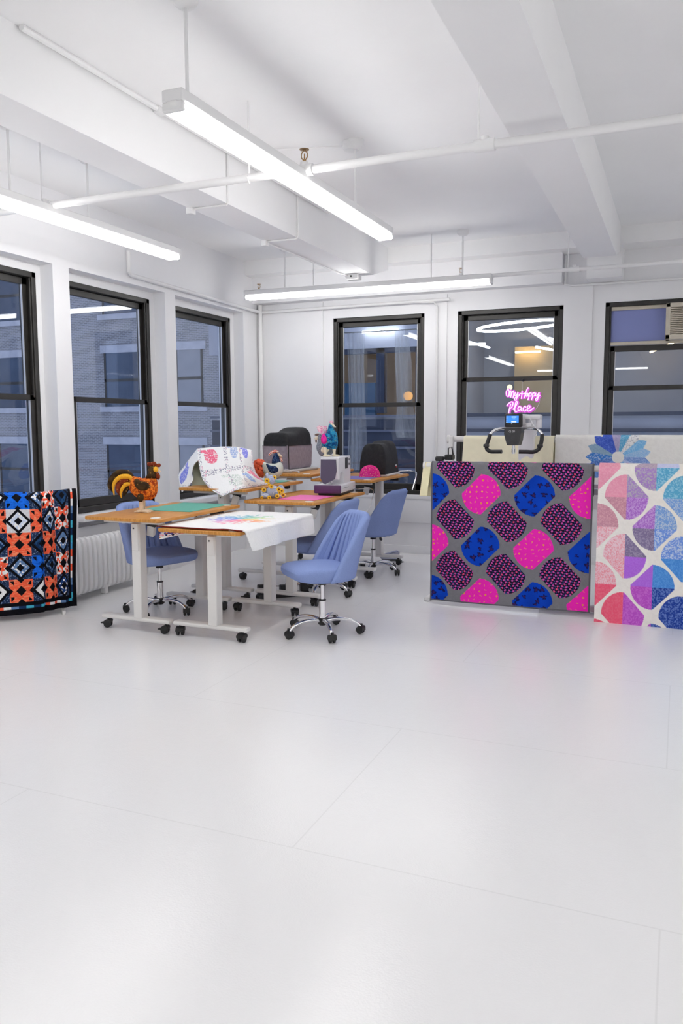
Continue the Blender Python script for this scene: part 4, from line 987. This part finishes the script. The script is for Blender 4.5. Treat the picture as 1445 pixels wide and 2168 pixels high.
for x, y in ((480, -.012), (650, .012)):
    m = MB(); X = (x - o[0]) * k; m.tube([(X, y, .09), (X, y, .045), (X, y, .008)], [.020, .013, .012], 12); m.ell((X + .014, y - .008, .010), (.036, .022, .0105), 12, 6); m.build('leg', M['cream'], t, ang=70)
t = thing('hen_figure', 'grey cloth hen facing left behind the bright patchwork hen', 'hen figure', (-2.975, 6.665, 1.218), FACE)
M['g_body'] = check_mat('grey_weave', lin((104, 112, 124)), lin((160, 168, 178)), 140.0); M['g_brown'] = noise_mat('brown_felt', lin((120, 96, 84)), lin((140, 116, 100)), .9, scale=60)
o = (450, 842)
pillow(t, 'body', poly([(335, 420), (390, 405), (430, 480), (480, 560), (610, 640), (640, 740), (560, 830), (400, 838), (330, 760), (302, 660), (330, 540)], k, o), .06, M['g_body'])
pillow(t, 'wing', poly([(395, 700), (430, 650), (520, 660), (560, 700), (520, 760), (450, 770), (400, 745)], k, o), .02, M['cream'], -.055)
pillow(t, 'comb', poly([(270, 430), (300, 400), (360, 400), (375, 425), (330, 440)], k, o), .014, M['g_brown'])
pillow(t, 'face', poly([(262, 490), (300, 450), (340, 450), (335, 510), (300, 520)], k, o), .022, M['cream'], -.004)
pillow(t, 'wattle', poly([(280, 530), (310, 520), (312, 565), (288, 572)], k, o), .012, M['g_brown'])
# --- covered machine in the corner
t = thing('covered_sewing_machine', 'sewing machine under a black and grey dust cover in the corner', 'sewing machine', (-3.835, 7.66, 1.02), R_(2))
M['cgrey'] = noise_mat('grey_cover_cloth', lin((150, 140, 152)), lin((164, 154, 166)), .9, scale=30.0, bump=.25, bscale=9.0); M['cblk'] = noise_mat('black_cover_cloth', (.012, .012, .014), (.02, .02, .023), .8, scale=40.0, bump=.3, bscale=12.0)
m = MB(); m.box((-.17, -.36, 0), (.20, .36, .026), .006, 1); m.build('base_plate', noise_mat('pale_grey_plate', lin((196, 194, 192)), None, .4), t)
def cov(zs):
    L = []
    for z, sx, sy, oy in zs:
        pts = [(-.115, -.30), (.115, -.30), (.13, -.28), (.13, .28), (.115, .30), (-.115, .30), (-.13, .28), (-.13, -.28)]
        L.append([(a * sx, b * sy + oy, z) for a, b in smooth2(pts, 3)])
    return L
m = MB(); m.rings(cov([(.028, .95, .93, 0), (.06, 1, .97, 0), (.2, 1.02, 1.0, 0), (.275, 1.02, 1.02, 0)])); m.build('skirt', M['cgrey'], t, ang=50)
m = MB()
def topz(y): return .405 + .055 * (1 / (1 + math.exp(-(y - .02) * 28))) - .05 * max(0, (y - .22) / .1) ** 2
ys = np.linspace(-.315, .318, 30); L = []
for y in ys:
    e = min(1, (.318 - abs(y)) / .05); e = math.sqrt(max(.0, 1 - (1 - e) ** 2)); zt = .27 + (topz(y) - .27) * (.45 + .55 * e); w_ = .142 * (.92 + .08 * e)
    L.append([(w_ * math.copysign(abs(math.cos(a)) ** .45, math.cos(a)), y, .268 + (zt - .268) * abs(math.sin(a)) ** .5) for a in np.linspace(0, PI, 15)])
m.rings(L); m.build('hood', M['cblk'], t, ang=60)
for y in (-.31,): 
    m = MB(); m.tube([(.137, -.285, .03), (.139, -.295, .27)], .004, 6); m.build('piping', M['cblk'], t)
m = MB(); m.tube(smooth2([(.10, -.30, .032), (.16, -.36, .03), (.24, -.30, .012), (.28, -.34, .008), (.30, -.42, .006)], 4, False), .005, 8); m.build('cord', M['mwhite'], t)
# --- black covered machine by the window
t = thing('covered_sewing_machine', 'sewing machine under an all black cover before the back window', 'sewing machine', (-2.915, 7.955, .975), R_(4))
m = MB(); m.box((-.13, -.24, 0), (.16, .26, .022), .008, 2); m.build('base_plate', M['mwhite'], t)
ys = np.linspace(-.25, .27, 24); L = []
for y in ys:
    e = min(1, min(y + .25, .27 - y) / .035); e = math.sqrt(max(0, 1 - (1 - e) ** 2)); zt = .022 + (.335 + .025 * (y > -.02) * min(1, (y + .02) / .08) - .022) * (.75 + .25 * e)
    L.append([((.115 + .03 * (1 - math.sin(a)) * .8) * math.copysign(abs(math.cos(a)) ** .4, math.cos(a)), y, .022 + (zt - .022) * abs(math.sin(a)) ** .42) for a in np.linspace(0, PI, 15)])
m = MB(); m.rings(L); m.build('cover', M['cblk'], t, ang=60)
lb = MB(); lb.box((.142, .12, .09), (.1475, .165, .105)); lb.build('white_label', M['mwhite'], t)
lb = MB(); lb.box((.1425, .14, .077), (.148, .17, .089)); lb.build('red_label', noise_mat('red_label', lin((210, 50, 50)), None, .6), t)
m = MB(); m.tube(smooth2([(.11, .26, .02), (.20, .34, .03), (.31, .335, .02), (.335, .26, -.03), (.33, .12, -.16)], 5, False), .006, 8); m.build('knee_lifter', M['chrome'], t)
# --- pink pouch
m = MB(); L = []
for x, s in ((-.045, .80), (-.04, .92), (-.015, 1.0), (.015, 1.0), (.04, .92), (.045, .80)):
    L.append([(x, .105 * s * math.cos(a), .118 * s * max(0, math.sin(a)) ** .85) for a in np.linspace(0, PI, 21)])
m.rings(L)
t = m.build('pouch', dot_mat('hot_pink_print', lin((236, 40, 140)), lin((244, 66, 156)), lin((252, 178, 150)), 75.0, .25), None, (-2.885, 7.60, .979), R_(-68), ang=60)
tag(t, 'hot pink dome shaped pouch on the purple mat', 'pouch')
m = MB(); m.tube([(-.047, .105 * .8 * math.cos(a), .122 * .82 * max(0, math.sin(a)) ** .85) for a in np.linspace(0, PI, 21)], .005, 6); m.build('zip_edge', M['cream'], t)

# ------------------------------------------------------------------ on the floor
t = thing('foot_pedal', 'pale grey foot pedal on the floor by the back desk', 'foot pedal', (-2.935, 8.36, 0), R_(-62))
m = MB(); m.rings([[(x, y, z) for y, z in ((-.10, .02), (.10, .02), (.10, .105), (-.10, .05))] for x in (-.055, .055)]); m.build('shell', noise_mat('pedal_grey', lin((186, 190, 208)), None, .5), t, ang=20)
m = MB(); m.rings([[(x, y, z) for y, z in ((-.085, .056), (.085, .102), (.085, .107), (-.085, .061))] for x in (-.042, .042)]); m.build('tread', noise_mat('tread_grey', lin((140, 146, 176)), None, .6), t, ang=20)
MB().box((-.05, -.085, 0), (.05, .085, .022), .004, 1).build('underside', M['black'], t)
t = thing('power_strip', 'black power strip with adapters on the floor under the desks', 'power strip', (-3.15, 6.20, 0), math.atan2(.30, .30))
m = MB(); m.box((-.22, -.03, 0), (.22, .03, .04), .005, 1); m.build('strip_body', M['black'], t)
for x, w_, h in ((-.20, .045, .16), (.0, .045, .13), (.18, .035, .20)):
    m = MB(); m.box((x - w_, -.028, .038), (x + w_, .03, .038 + h * .55), .006, 1); m.build('adapter', M['black'], t)
m = MB(); m.tube(smooth2([(-.19, 0, .09), (-.16, .03, .15), (-.1, .02, .12), (-.06, .06, .09), (0, .03, .10), (.06, .05, .14), (.12, .02, .25), (.14, .0, .45)], 4, False), .004, 6); m.build('cord', M['black'], t)

# ------------------------------------------------------------------ longarm quilting machine and frame
t = thing('quilting_frame', 'white quilting frame carrying the hanging quilts', 'quilting frame', (-.4, 6.85, 0))
X0, X1 = -1.55, 1.9
m = MB(); m.cyl((X0 + .02, -.43, 1.164), (X1, -.43, 1.164), .024, n=16); m.build('front_roller', M['wmetal'], t)
m = MB(); m.cyl((X0, .43, 1.368), (X1, .43, 1.368), .027, n=16); m.build('rear_roller', M['wmetal'], t)
for x in (X0 + .005, X1 - .005):
    m = MB(); m.box((x - .02, .36, .02), (x + .02, .42, 1.40), .008, 1); m.box((x - .025, -.36, .0), (x + .025, .50, .035), .008, 1); m.box((x - .02, -.40, 1.00), (x + .02, .42, 1.05), .006, 1); m.box((x - .02, -.40, .98), (x + .02, -.35, 1.12), .006, 1); m.build('end_leg', M['wmetal'], t)
    m = MB(); m.lathe([(.002, -.03), (.038, -.028), (.038, .0), (.002, .002)], mat=Matrix.Translation((x - .02, .43, 1.368)) @ Matrix.Rotation(PI / 2, 4, 'Y'), n=18); m.build('end_cap', M['wmetal'], t)
m = MB(); m.lathe([(.002, -.02), (.032, -.018), (.032, .0), (.002, .002)], mat=Matrix.Translation((X0 + .01, -.43, 1.164)) @ Matrix.Rotation(PI / 2, 4, 'Y'), n=18); m.build('end_cap', M['wmetal'], t)
m = MB()
for y in (-.30, .20): m.box((X0, y - .025, .95), (X1, y + .025, 1.0), .005, 1)
m.build('track', M['steel'], t)
m = MB(); m.box((-.62, -.31, .012), (X1, -.25, .062), .008, 1); m.build('floor_beam', M['wmetal'], t)
for x in (-.60, .5):
    m = MB(); m.box((x - .02, -.30, .03), (x + .02, -.26, .96), .005, 1); m.build('support_leg', M['wmetal'], t)
m = MB(); m.tube([(X0 + .11, -.10, 1.24), (X0 + .115, -.12, 1.30), (X0 + .14, -.10, 1.31), (X0 + .15, -.09, 1.24)], .006, 8); m.box((X0 + .02, -.2, 1.19), (X0 + .09, -.14, 1.23), .008, 1); m.box((X0 + .09, -.16, 1.2), (X0 + .16, -.06, 1.245), .008, 1); m.build('clamp', M['black'], t)
m = MB(); m.tube([(X0 + .06 + .022 * math.cos(a), -.28, .024 + .022 * math.sin(a)) for a in np.linspace(0, 2 * PI, 17)[:-1]], .003, 6, loop=True); m.build('level_foot', M['steel'], t)
k = .00054; cx_, cz_ = 600, 1000
t = thing('longarm_machine', 'longarm quilting machine with black handlebars and lit screen', 'quilting machine', (-1.274, 6.72, 1.432))
def Q(x, z, y=0.0): return ((x - cx_) * k, y, (cz_ - z) * k)
m = MB(); m.tube(smooth2([Q(600, 935, .02), Q(490, 935, .02), Q(380, 938, .0), Q(300, 970, -.03), Q(250, 1030, -.05)], 5, False), .012, 12); m.tube(smooth2([Q(600, 935, .02), Q(770, 935, .02), Q(900, 938, .0), Q(985, 965, -.03), Q(1045, 1030, -.05)], 5, False), .012, 12); m.build('handlebar', M['chrome'], t)
for pts in ([(255, 1020), (228, 1110), (205, 1195), (215, 1250), (270, 1284), (360, 1286), (452, 1284)], [(1040, 1020), (1035, 1110), (1018, 1195), (990, 1250), (925, 1284), (820, 1284), (708, 1284)]):
    m = MB(); m.tube(smooth2([Q(a, b, -.05 - .04 * i / 6) for i, (a, b) in enumerate(pts)], 5, False), .0165, 14); g = m.build('grip', M['black'], t, ang=60)
    a = pts[2]; m = MB(); p = Vector(Q(a[0], a[1], -.075)); m.box(p - Vector((.022, .02, .014)), p + Vector((.022, .02, .014)), .006, 1); m.build('grip_switch', M['black'], g)
m = MB(); m.rings([[Q(c, z, y) for c, y in ((l, -.055), (r, -.055), (r + 12, .05), (l - 6, .05))] for z, l, r in ((922, 470, 725), (1000, 468, 728), (1010, 466, 722), (1110, 490, 708), (1178, 512, 690), (1190, 522, 680))]); m.build('head_cover', noise_mat('anthracite', (.03, .03, .033), (.04, .04, .044), .4, scale=30), t, ang=25)
m = MB(); m.box(Q(476, 918, -.07), Q(735, 705, -.01), .012, 2); s_ = m.build('screen_case', M['black'], t)
m = MB(); a, b = Q(502, 850, -.0715), Q(690, 742, -.0705); m.box(a, b); m.build('screen', emit_mat('blue_display', (.05, .22, .85), 1.0), s_)
m = MB()
for z in (760, 785, 815, 838): m.box(Q(507, z + 7, -.073), Q(518, z - 4, -.0718))
m.box(Q(585, 766, -.073), Q(655, 754, -.0718)); m.box(Q(600, 790, -.073), Q(640, 785, -.0718)); m.box(Q(580, 838, -.073), Q(655, 826, -.0718)); m.build('screen_text', emit_mat('display_white', (.7, .85, 1), 1.2), s_)
m = MB(); m.cyl(Q(588, 862, -.071), Q(588, 862, -.074), .004, n=12); m.build('button', M['steel'], s_)
fc = bpy.data.curves.new('model_lettering', 'FONT'); fc.body = 'Q 20'; fc.size = .024; fc.align_x = 'CENTER'; fc.extrude = .0006
tmp = bpy.data.objects.new('tmp', fc); me_ = bpy.data.meshes.new_from_object(tmp); bpy.data.objects.remove(tmp); me_.materials.clear(); me_.materials.append(M['steel'])
fo = link('lettering', me_, t, Q(585, 992, -.0565)); fo.rotation_euler = (PI / 2, 0, 0)
m = MB(); m.box(Q(545, 1166, -.052), Q(630, 1148, -.046)); m.build('maker_plate', M['mwhite'], t)
m = MB(); m.cyl(Q(598, 1190, 0), Q(598, 1325, 0), .012, n=12); m.cyl(Q(598, 1240, 0), Q(598, 1300, 0), .017, n=12); m.build('needle_bar', M['chrome'], t)
m = MB(); m.box(Q(560, 905, .04), Q(760, 715, .62), .02, 3); m.box((-.05, .45, -.36), (.09, .62, .12), .02, 2); m.box((-.05, -.02, -.36), (.06, .62, -.29), .015, 2); m.build('machine_arm', M['mwhite'], t)
m = MB(); m.box(Q(745, 800, .02), Q(980, 722, .16), .012, 2); m.box(Q(910, 930, .05), Q(978, 790, .16), .01, 2); m.rings([[Q(c, z, y) for c, z in ((752, 850), (860, 850), (840, 905), (790, 912))] for y in (.02, .12)]); m.build('side_housing', M['mwhite'], t)
m = MB(); m.tube(smooth2([Q(790, 725, -.01), Q(840, 775, -.02), Q(870, 830, -.02), Q(900, 890, -.02), Q(940, 950, -.01), Q(940, 1000, 0), Q(905, 1050, .02)], 4, False), .0035, 6); m.build('cable', M['mwhite'], t)

# ------------------------------------------------------------------ pink neon lettering in the fifth window
t = thing('neon_sign', 'pink neon sign reading My Happy Place hung in the window', 'sign', (-1.595, 8.90, 1.758))
kx, kz = .00069, .00070
ST = [[(470, 432), (448, 405), (447, 352), (470, 322), (490, 345), (488, 400), (476, 440)], [(492, 430), (502, 362), (516, 346), (523, 380), (518, 448)], [(520, 428), (542, 362), (560, 350), (563, 400), (553, 462)],
 [(588, 370), (580, 408), (598, 425), (622, 388), (630, 368), (622, 430), (600, 488), (578, 482), (590, 450), (640, 428)],
 [(648, 428), (654, 400), (678, 390), (700, 396), (726, 392), (756, 380)], [(694, 342), (692, 400), (684, 470)], [(790, 300), (764, 342), (742, 412), (726, 466)],
 [(782, 388), (762, 393), (756, 424), (770, 432), (787, 404), (790, 386), (789, 426), (802, 432)],
 [(808, 382), (802, 440), (786, 495)], [(803, 405), (824, 380), (842, 400), (828, 430), (803, 428)], [(862, 382), (856, 440), (840, 495)], [(858, 405), (880, 380), (897, 400), (882, 430), (858, 428)],
 [(908, 384), (905, 420), (925, 430), (950, 392), (958, 382), (946, 450), (926, 500), (906, 486), (922, 460), (975, 420)],
 [(522, 545), (502, 620), (484, 706)], [(455, 582), (480, 546), (530, 515), (556, 536), (542, 590), (506, 624)],
 [(556, 640), (600, 580), (622, 530), (606, 508), (590, 560), (584, 640), (600, 670), (628, 658)],
 [(682, 602), (652, 590), (634, 625), (650, 656), (680, 630), (692, 600), (686, 645), (706, 660)], [(762, 602), (736, 590), (715, 625), (730, 660), (768, 644)],
 [(780, 632), (814, 615), (820, 586), (796, 578), (780, 620), (795, 660), (840, 646), (886, 605)]]
nm, bk = MB(), MB()
for s in ST:
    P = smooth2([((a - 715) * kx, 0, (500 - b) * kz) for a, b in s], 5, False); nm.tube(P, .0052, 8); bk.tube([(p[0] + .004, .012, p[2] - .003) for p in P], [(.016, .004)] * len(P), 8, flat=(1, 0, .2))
nm.build('neon_tube', emit_mat('neon_pink', (1.0, .42, .92), 1.5), t, ang=70)
bk.build('halo_backing', emit_mat('halo_magenta', (.62, .10, .62), .75), t, ang=70)  # strokes glow by themselves, standing for the tubes' magenta halo on the backing
m = MB(); m.tube([(-.012, .01, .12), (-.012, .01, .215)], .0012, 5); m.tube(smooth2([((975 - 715) * kx, .012, .05), ((960 - 715) * kx, .012, -.03), ((890 - 715) * kx, .012, -.12)], 5, False), .0015, 5); m.build('wire', M['mwhite'], t)
m = MB(); m.lathe([(.018, 0), (.016, .008), (.006, .014), (.004, .03)], mat=Matrix.Translation((-.012, .03, .222)) @ Matrix.Rotation(PI / 2, 4, 'X'), n=14); m.build('suction_hook', M['black'], t)
# ------------------------------------------------------------------ window air conditioner
t = thing('air_conditioner', 'beige window air conditioner at the top of the right window', 'air conditioner', (.10, 8.93, 2.345))
M['beige'] = noise_mat('yellowed_plastic', lin((196, 188, 172)), lin((206, 198, 182)), .5, scale=8.0)
m = MB()
m.box((-.285, -.10, 0), (-.24, .34, .36), .006, 1); m.box((.24, -.10, 0), (.275, .34, .36), .006, 1); m.box((-.285, -.10, .315), (.275, .34, .36), .006, 1); m.box((-.285, -.10, 0), (.275, .34, .05), .006, 1); m.box((-.26, -.06, .02), (.26, .34, .34))
m.build('case', M['beige'], t)
m = MB()
for i in range(14): m.box((-.245, -.094, .058 + i * .0185), (.245, -.078, .068 + i * .0185), .002, 1)
m.box((-.005, -.096, .05), (.004, -.08, .315)); m.build('louvre', M['beige'], t)
t = thing('window_panel', 'frosted side panel, dusk light put into its blue colour, beside the air conditioner', 'panel', (-.46, 8.99, 2.32))
m = MB(); m.box((-.262, -.004, .035), (.275, .004, .375), .001, 1); pb = base_mat('dusk_blue_sheet', lin((134, 144, 200)), .5); m.build('frosted_sheet', pb, t)  # dusk sky through the sheet is put into its blue base colour
m = MB(); m.box((-.268, -.025, .355), (.83, .0, .392), .003, 1); m.box((-.268, -.035, 0), (.83, .0, .03), .003, 1); m.build('rail', M['beige'], t)
# ------------------------------------------------------------------ pale streaks in the fourth window, added as sheer strips just outside
M['sheer'] = sheer_mat('sheer_white', (.75, .76, .78), .24)
def streak(pts, label):
    m = MB(); L = []
    for (x0, x1, z) in pts:
        L.append([Vector((x0 + (x1 - x0) * i / 24, 9.115 + .018 * math.sin(i * 1.25), z)) for i in range(25)])
    m.shell([list(r) for r in zip(*L)], [[(.0006, .0006)] * len(L) for _ in range(25)])
    return tag(m.build('sheer_streak', M['sheer'], None, ang=80), label, 'streak')
streak([(-3.76, -3.52, 2.60), (-3.74, -3.53, 2.2), (-3.73, -3.51, 1.7), (-3.74, -3.49, 1.3), (-3.76, -3.47, .95)], 'sheer white drape added at left behind the fourth window')
streak([(-3.15, -2.98, 2.60), (-3.14, -2.93, 2.2), (-3.12, -2.92, 1.75), (-3.12, -2.90, 1.66), (-3.14, -2.82, 1.45), (-3.12, -2.74, 1.35)], 'sheer white drape added flaring at right behind the fourth window')

tag(MB().cyl((-3.87, 9.115, 2.605), (-2.71, 9.115, 2.605), .008, n=8).build('support_rod', M['steel']), 'thin added rod behind the fourth window carrying the sheer streaks', 'curtain rod')  # rod added to hold the sheer strips
# ------------------------------------------------------------------ outside: brick block to the left, offices across the street
def brick_mat():
    m = base_mat('grey_brick', (.25, .25, .25), .9, 0, .2); t = NT(m); b = t.n['Principled BSDF']
    tc = t.add('ShaderNodeTexCoord'); mp = t.add('ShaderNodeMapping'); mp.inputs['Rotation'].default_value = (PI / 2, 0, 0); t.link(tc.outputs['Object'], mp.inputs[0])
    br = t.add('ShaderNodeTexBrick', i_Scale=1.0); br.inputs['Color1'].default_value = (.20, .20, .215, 1); br.inputs['Color2'].default_value = (.29, .28, .28, 1); br.inputs['Mortar'].default_value = (.40, .40, .42, 1)
    br.inputs['Mortar Size'].default_value = .012; br.inputs['Brick Width'].default_value = .22; br.inputs['Row Height'].default_value = .070; t.link(mp.outputs[0], br.inputs['Vector']); t.link(br.outputs['Color'], b.inputs['Base Color']); return m
t = thing('brick_building', 'grey brick building across the yard seen through left windows', 'building', (-30, 28, 0))
m = MB(); m.box((-20, 0, -12), (17, 6, 22)); m.build('brick_wall', brick_mat(), t)
M['lime'] = noise_mat('pale_stone', (.42, .43, .47), (.5, .5, .54), .8, scale=3.0); M['blind'] = noise_mat('grey_blind', (.26, .27, .3), (.3, .31, .34), .8, scale=2.0)
M['dkgl'] = noise_mat('dark_window_glass', (.03, .05, .09), (.05, .08, .13), .15, scale=.6)
for ci, (x0, x1) in enumerate(((1.2, 3.0), (7.3, 9.2), (10.9, 12.2), (14.2, 15.6))):
    for fl in range(-1, 3):
        z0 = 2.3 + fl * 3.85; z1 = z0 + 2.25
        fr = MB(); fr.box((x0, -.02, z0), (x0 + .1, .1, z1)); fr.box((x1 - .1, -.02, z0), (x1, .1, z1)); fr.box((x0, -.02, z0 + 1.05), (x1, .1, z0 + 1.17)); f = fr.build('window', M['dark'], t)
        p = MB(); p.box((x0, -.012, z0), (x1, .02, z1)); p.build('pane', M['blind'] if ci == 2 else M['dkgl'], f)
        l_ = MB(); l_.box((x0 - .15, -.06, z1), (x1 + .15, .05, z1 + .32)); l_.build('lintel', M['lime'], t)
        l_ = MB(); l_.box((x0 - .2, -.12, z0 - .22), (x1 + .2, .05, z0)); l_.build('sill', M['lime'], t)
t = thing('office_building', 'office across the street with lit rooms, seen through back windows', 'building', (-3, 16, 0))
M['conc'] = noise_mat('grey_facade', (.34, .35, .39), (.42, .43, .47), .8, scale=1.2); M['offw'] = noise_mat('office_wall', (.36, .37, .40), (.42, .43, .46), .8, scale=.8); M['brown'] = noise_mat('brown_wall', (.30, .19, .09), (.38, .26, .14), .8, scale=1.5)
M['tan'] = noise_mat('tan_panel', (.55, .42, .24), (.6, .47, .28), .8, scale=2.0); M['navy'] = noise_mat('navy_panel', (.014, .022, .045), (.02, .03, .06), .5, scale=2.0); M['bpan'] = noise_mat('blue_panel', (.05, .14, .26), (.06, .17, .30), .7, scale=3.0)
m = MB(); m.box((-7, 0, 3.1), (-1.75, .3, 5.2)); m.box((-7, 0, -6), (9, .3, .2)); m.box((-1.75, 0, 3.9), (9, .3, 5.2)); m.box((-1.9, 0, .2), (-1.6, .3, 5)); m.box((1.15, 0, .2), (1.4, .3, 5)); m.box((-7, 0, 5.2), (9, .3, 14)); m.build('facade', M['conc'], t)
m = MB(); m.box((-7, .06, .2), (-1.75, .2, 1.62)); m.build('dark_spandrel', M['navy'], t)
m = MB(); m.box((-1.75, .1, .2), (9, .2, 1.62)); m.build('pale_spandrel', M['conc'], t)
for z in (.55, 1.0, 1.35, 1.66): 
    m = MB(); m.box((-7, -.02, z), (-1.75, .08, z + .05)); m.build('rail', noise_mat('slate_rail', (.09, .10, .14), None, .6), t); m = MB(); m.box((-1.75, -.02, z), (9, .08, z + .07)); m.build('rail', M['navy'], t)
m = MB()
for x in (-4.2, -2.86, -2.0): m.box((x - .09, .05, 1.75), (x + .09, .22, 3.15))
m.box((-4.3, .05, 3.0), (-1.7, .22, 3.12)); m.build('mullion', M['navy'], t)
m = MB(); m.box((-7, 4.5, 0), (-1.7, 4.6, 5.2)); m.build('inner_wall', M['brown'], t)
m = MB(); m.box((-1.7, 4.5, 0), (9, 4.6, 5.2)); m.box((-1.75, .3, 0), (-1.68, 4.5, 5.2)); m.build('inner_wall', M['offw'], t)
m = MB(); m.box((-7, .3, 1.6), (9, 4.5, 1.7)); m.box((-7, .3, 4.5), (9, 4.6, 4.6)); m.build('slab', M['offw'], t)
m = MB(); m.box((-.85, 4.2, 1.7), (.25, 4.49, 3.4)); m.build('wall_panel', M['tan'], t)
m = MB(); m.box((-4.15, 1.2, 1.7), (-3.4, 1.3, 2.45)); m.build('partition', M['bpan'], t)
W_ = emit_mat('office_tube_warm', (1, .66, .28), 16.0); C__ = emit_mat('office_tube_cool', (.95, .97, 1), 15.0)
for i, (a, b, mt) in enumerate((((-3.05, 3.6, 3.08), (-2.3, 3.6, 3.08), W_), ((-2.4, 2.5, 2.95), (-2.0, 2.5, 2.95), W_), ((-3.2, -.12, 3.42), (-2.4, -.12, 3.44), C__), ((-1.55, 1.0, 3.35), (-.95, 1.8, 3.18), C__), ((-1.6, 1.6, 3.25), (-1.0, 1.6, 3.25), C__), ((.15, 1.2, 3.10), (.75, 1.6, 3.0), C__), ((.45, 1.0, 3.25), (1.0, 1.5, 3.1), C__), ((-.8, 4.0, 3.25), (-.2, 4.0, 3.25), W_), ((1.6, .6, 2.95), (2.05, .6, 2.95), C__), ((2.3, 3.5, 3.1), (2.8, 3.9, 3.35), W_))):  # tube outside the facade is added for a bright line in the fourth window
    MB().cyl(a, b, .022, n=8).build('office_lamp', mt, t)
m = MB(); m.tube([(-.13 + .88 * math.cos(a), .95 + .62 * math.sin(a), 3.52 + .05 * math.cos(a)) for a in np.linspace(0, 2 * PI, 49)[:-1]], .026, 8, loop=True); m.build('ring_lamp', C__, t)
m = MB(); m.ell((-2.72, 1.5, 2.15), (.11, .1, .10), 14, 8); m.build('globe_lamp', emit_mat('amber_lamp', (1, .45, .08), .9), t)
m = MB(); m.ell((-.45, 1.6, 2.30), (.06, .06, .06), 12, 8); m.build('globe_lamp', emit_mat('warm_bulb', (1, .75, .4), 1.6), t)
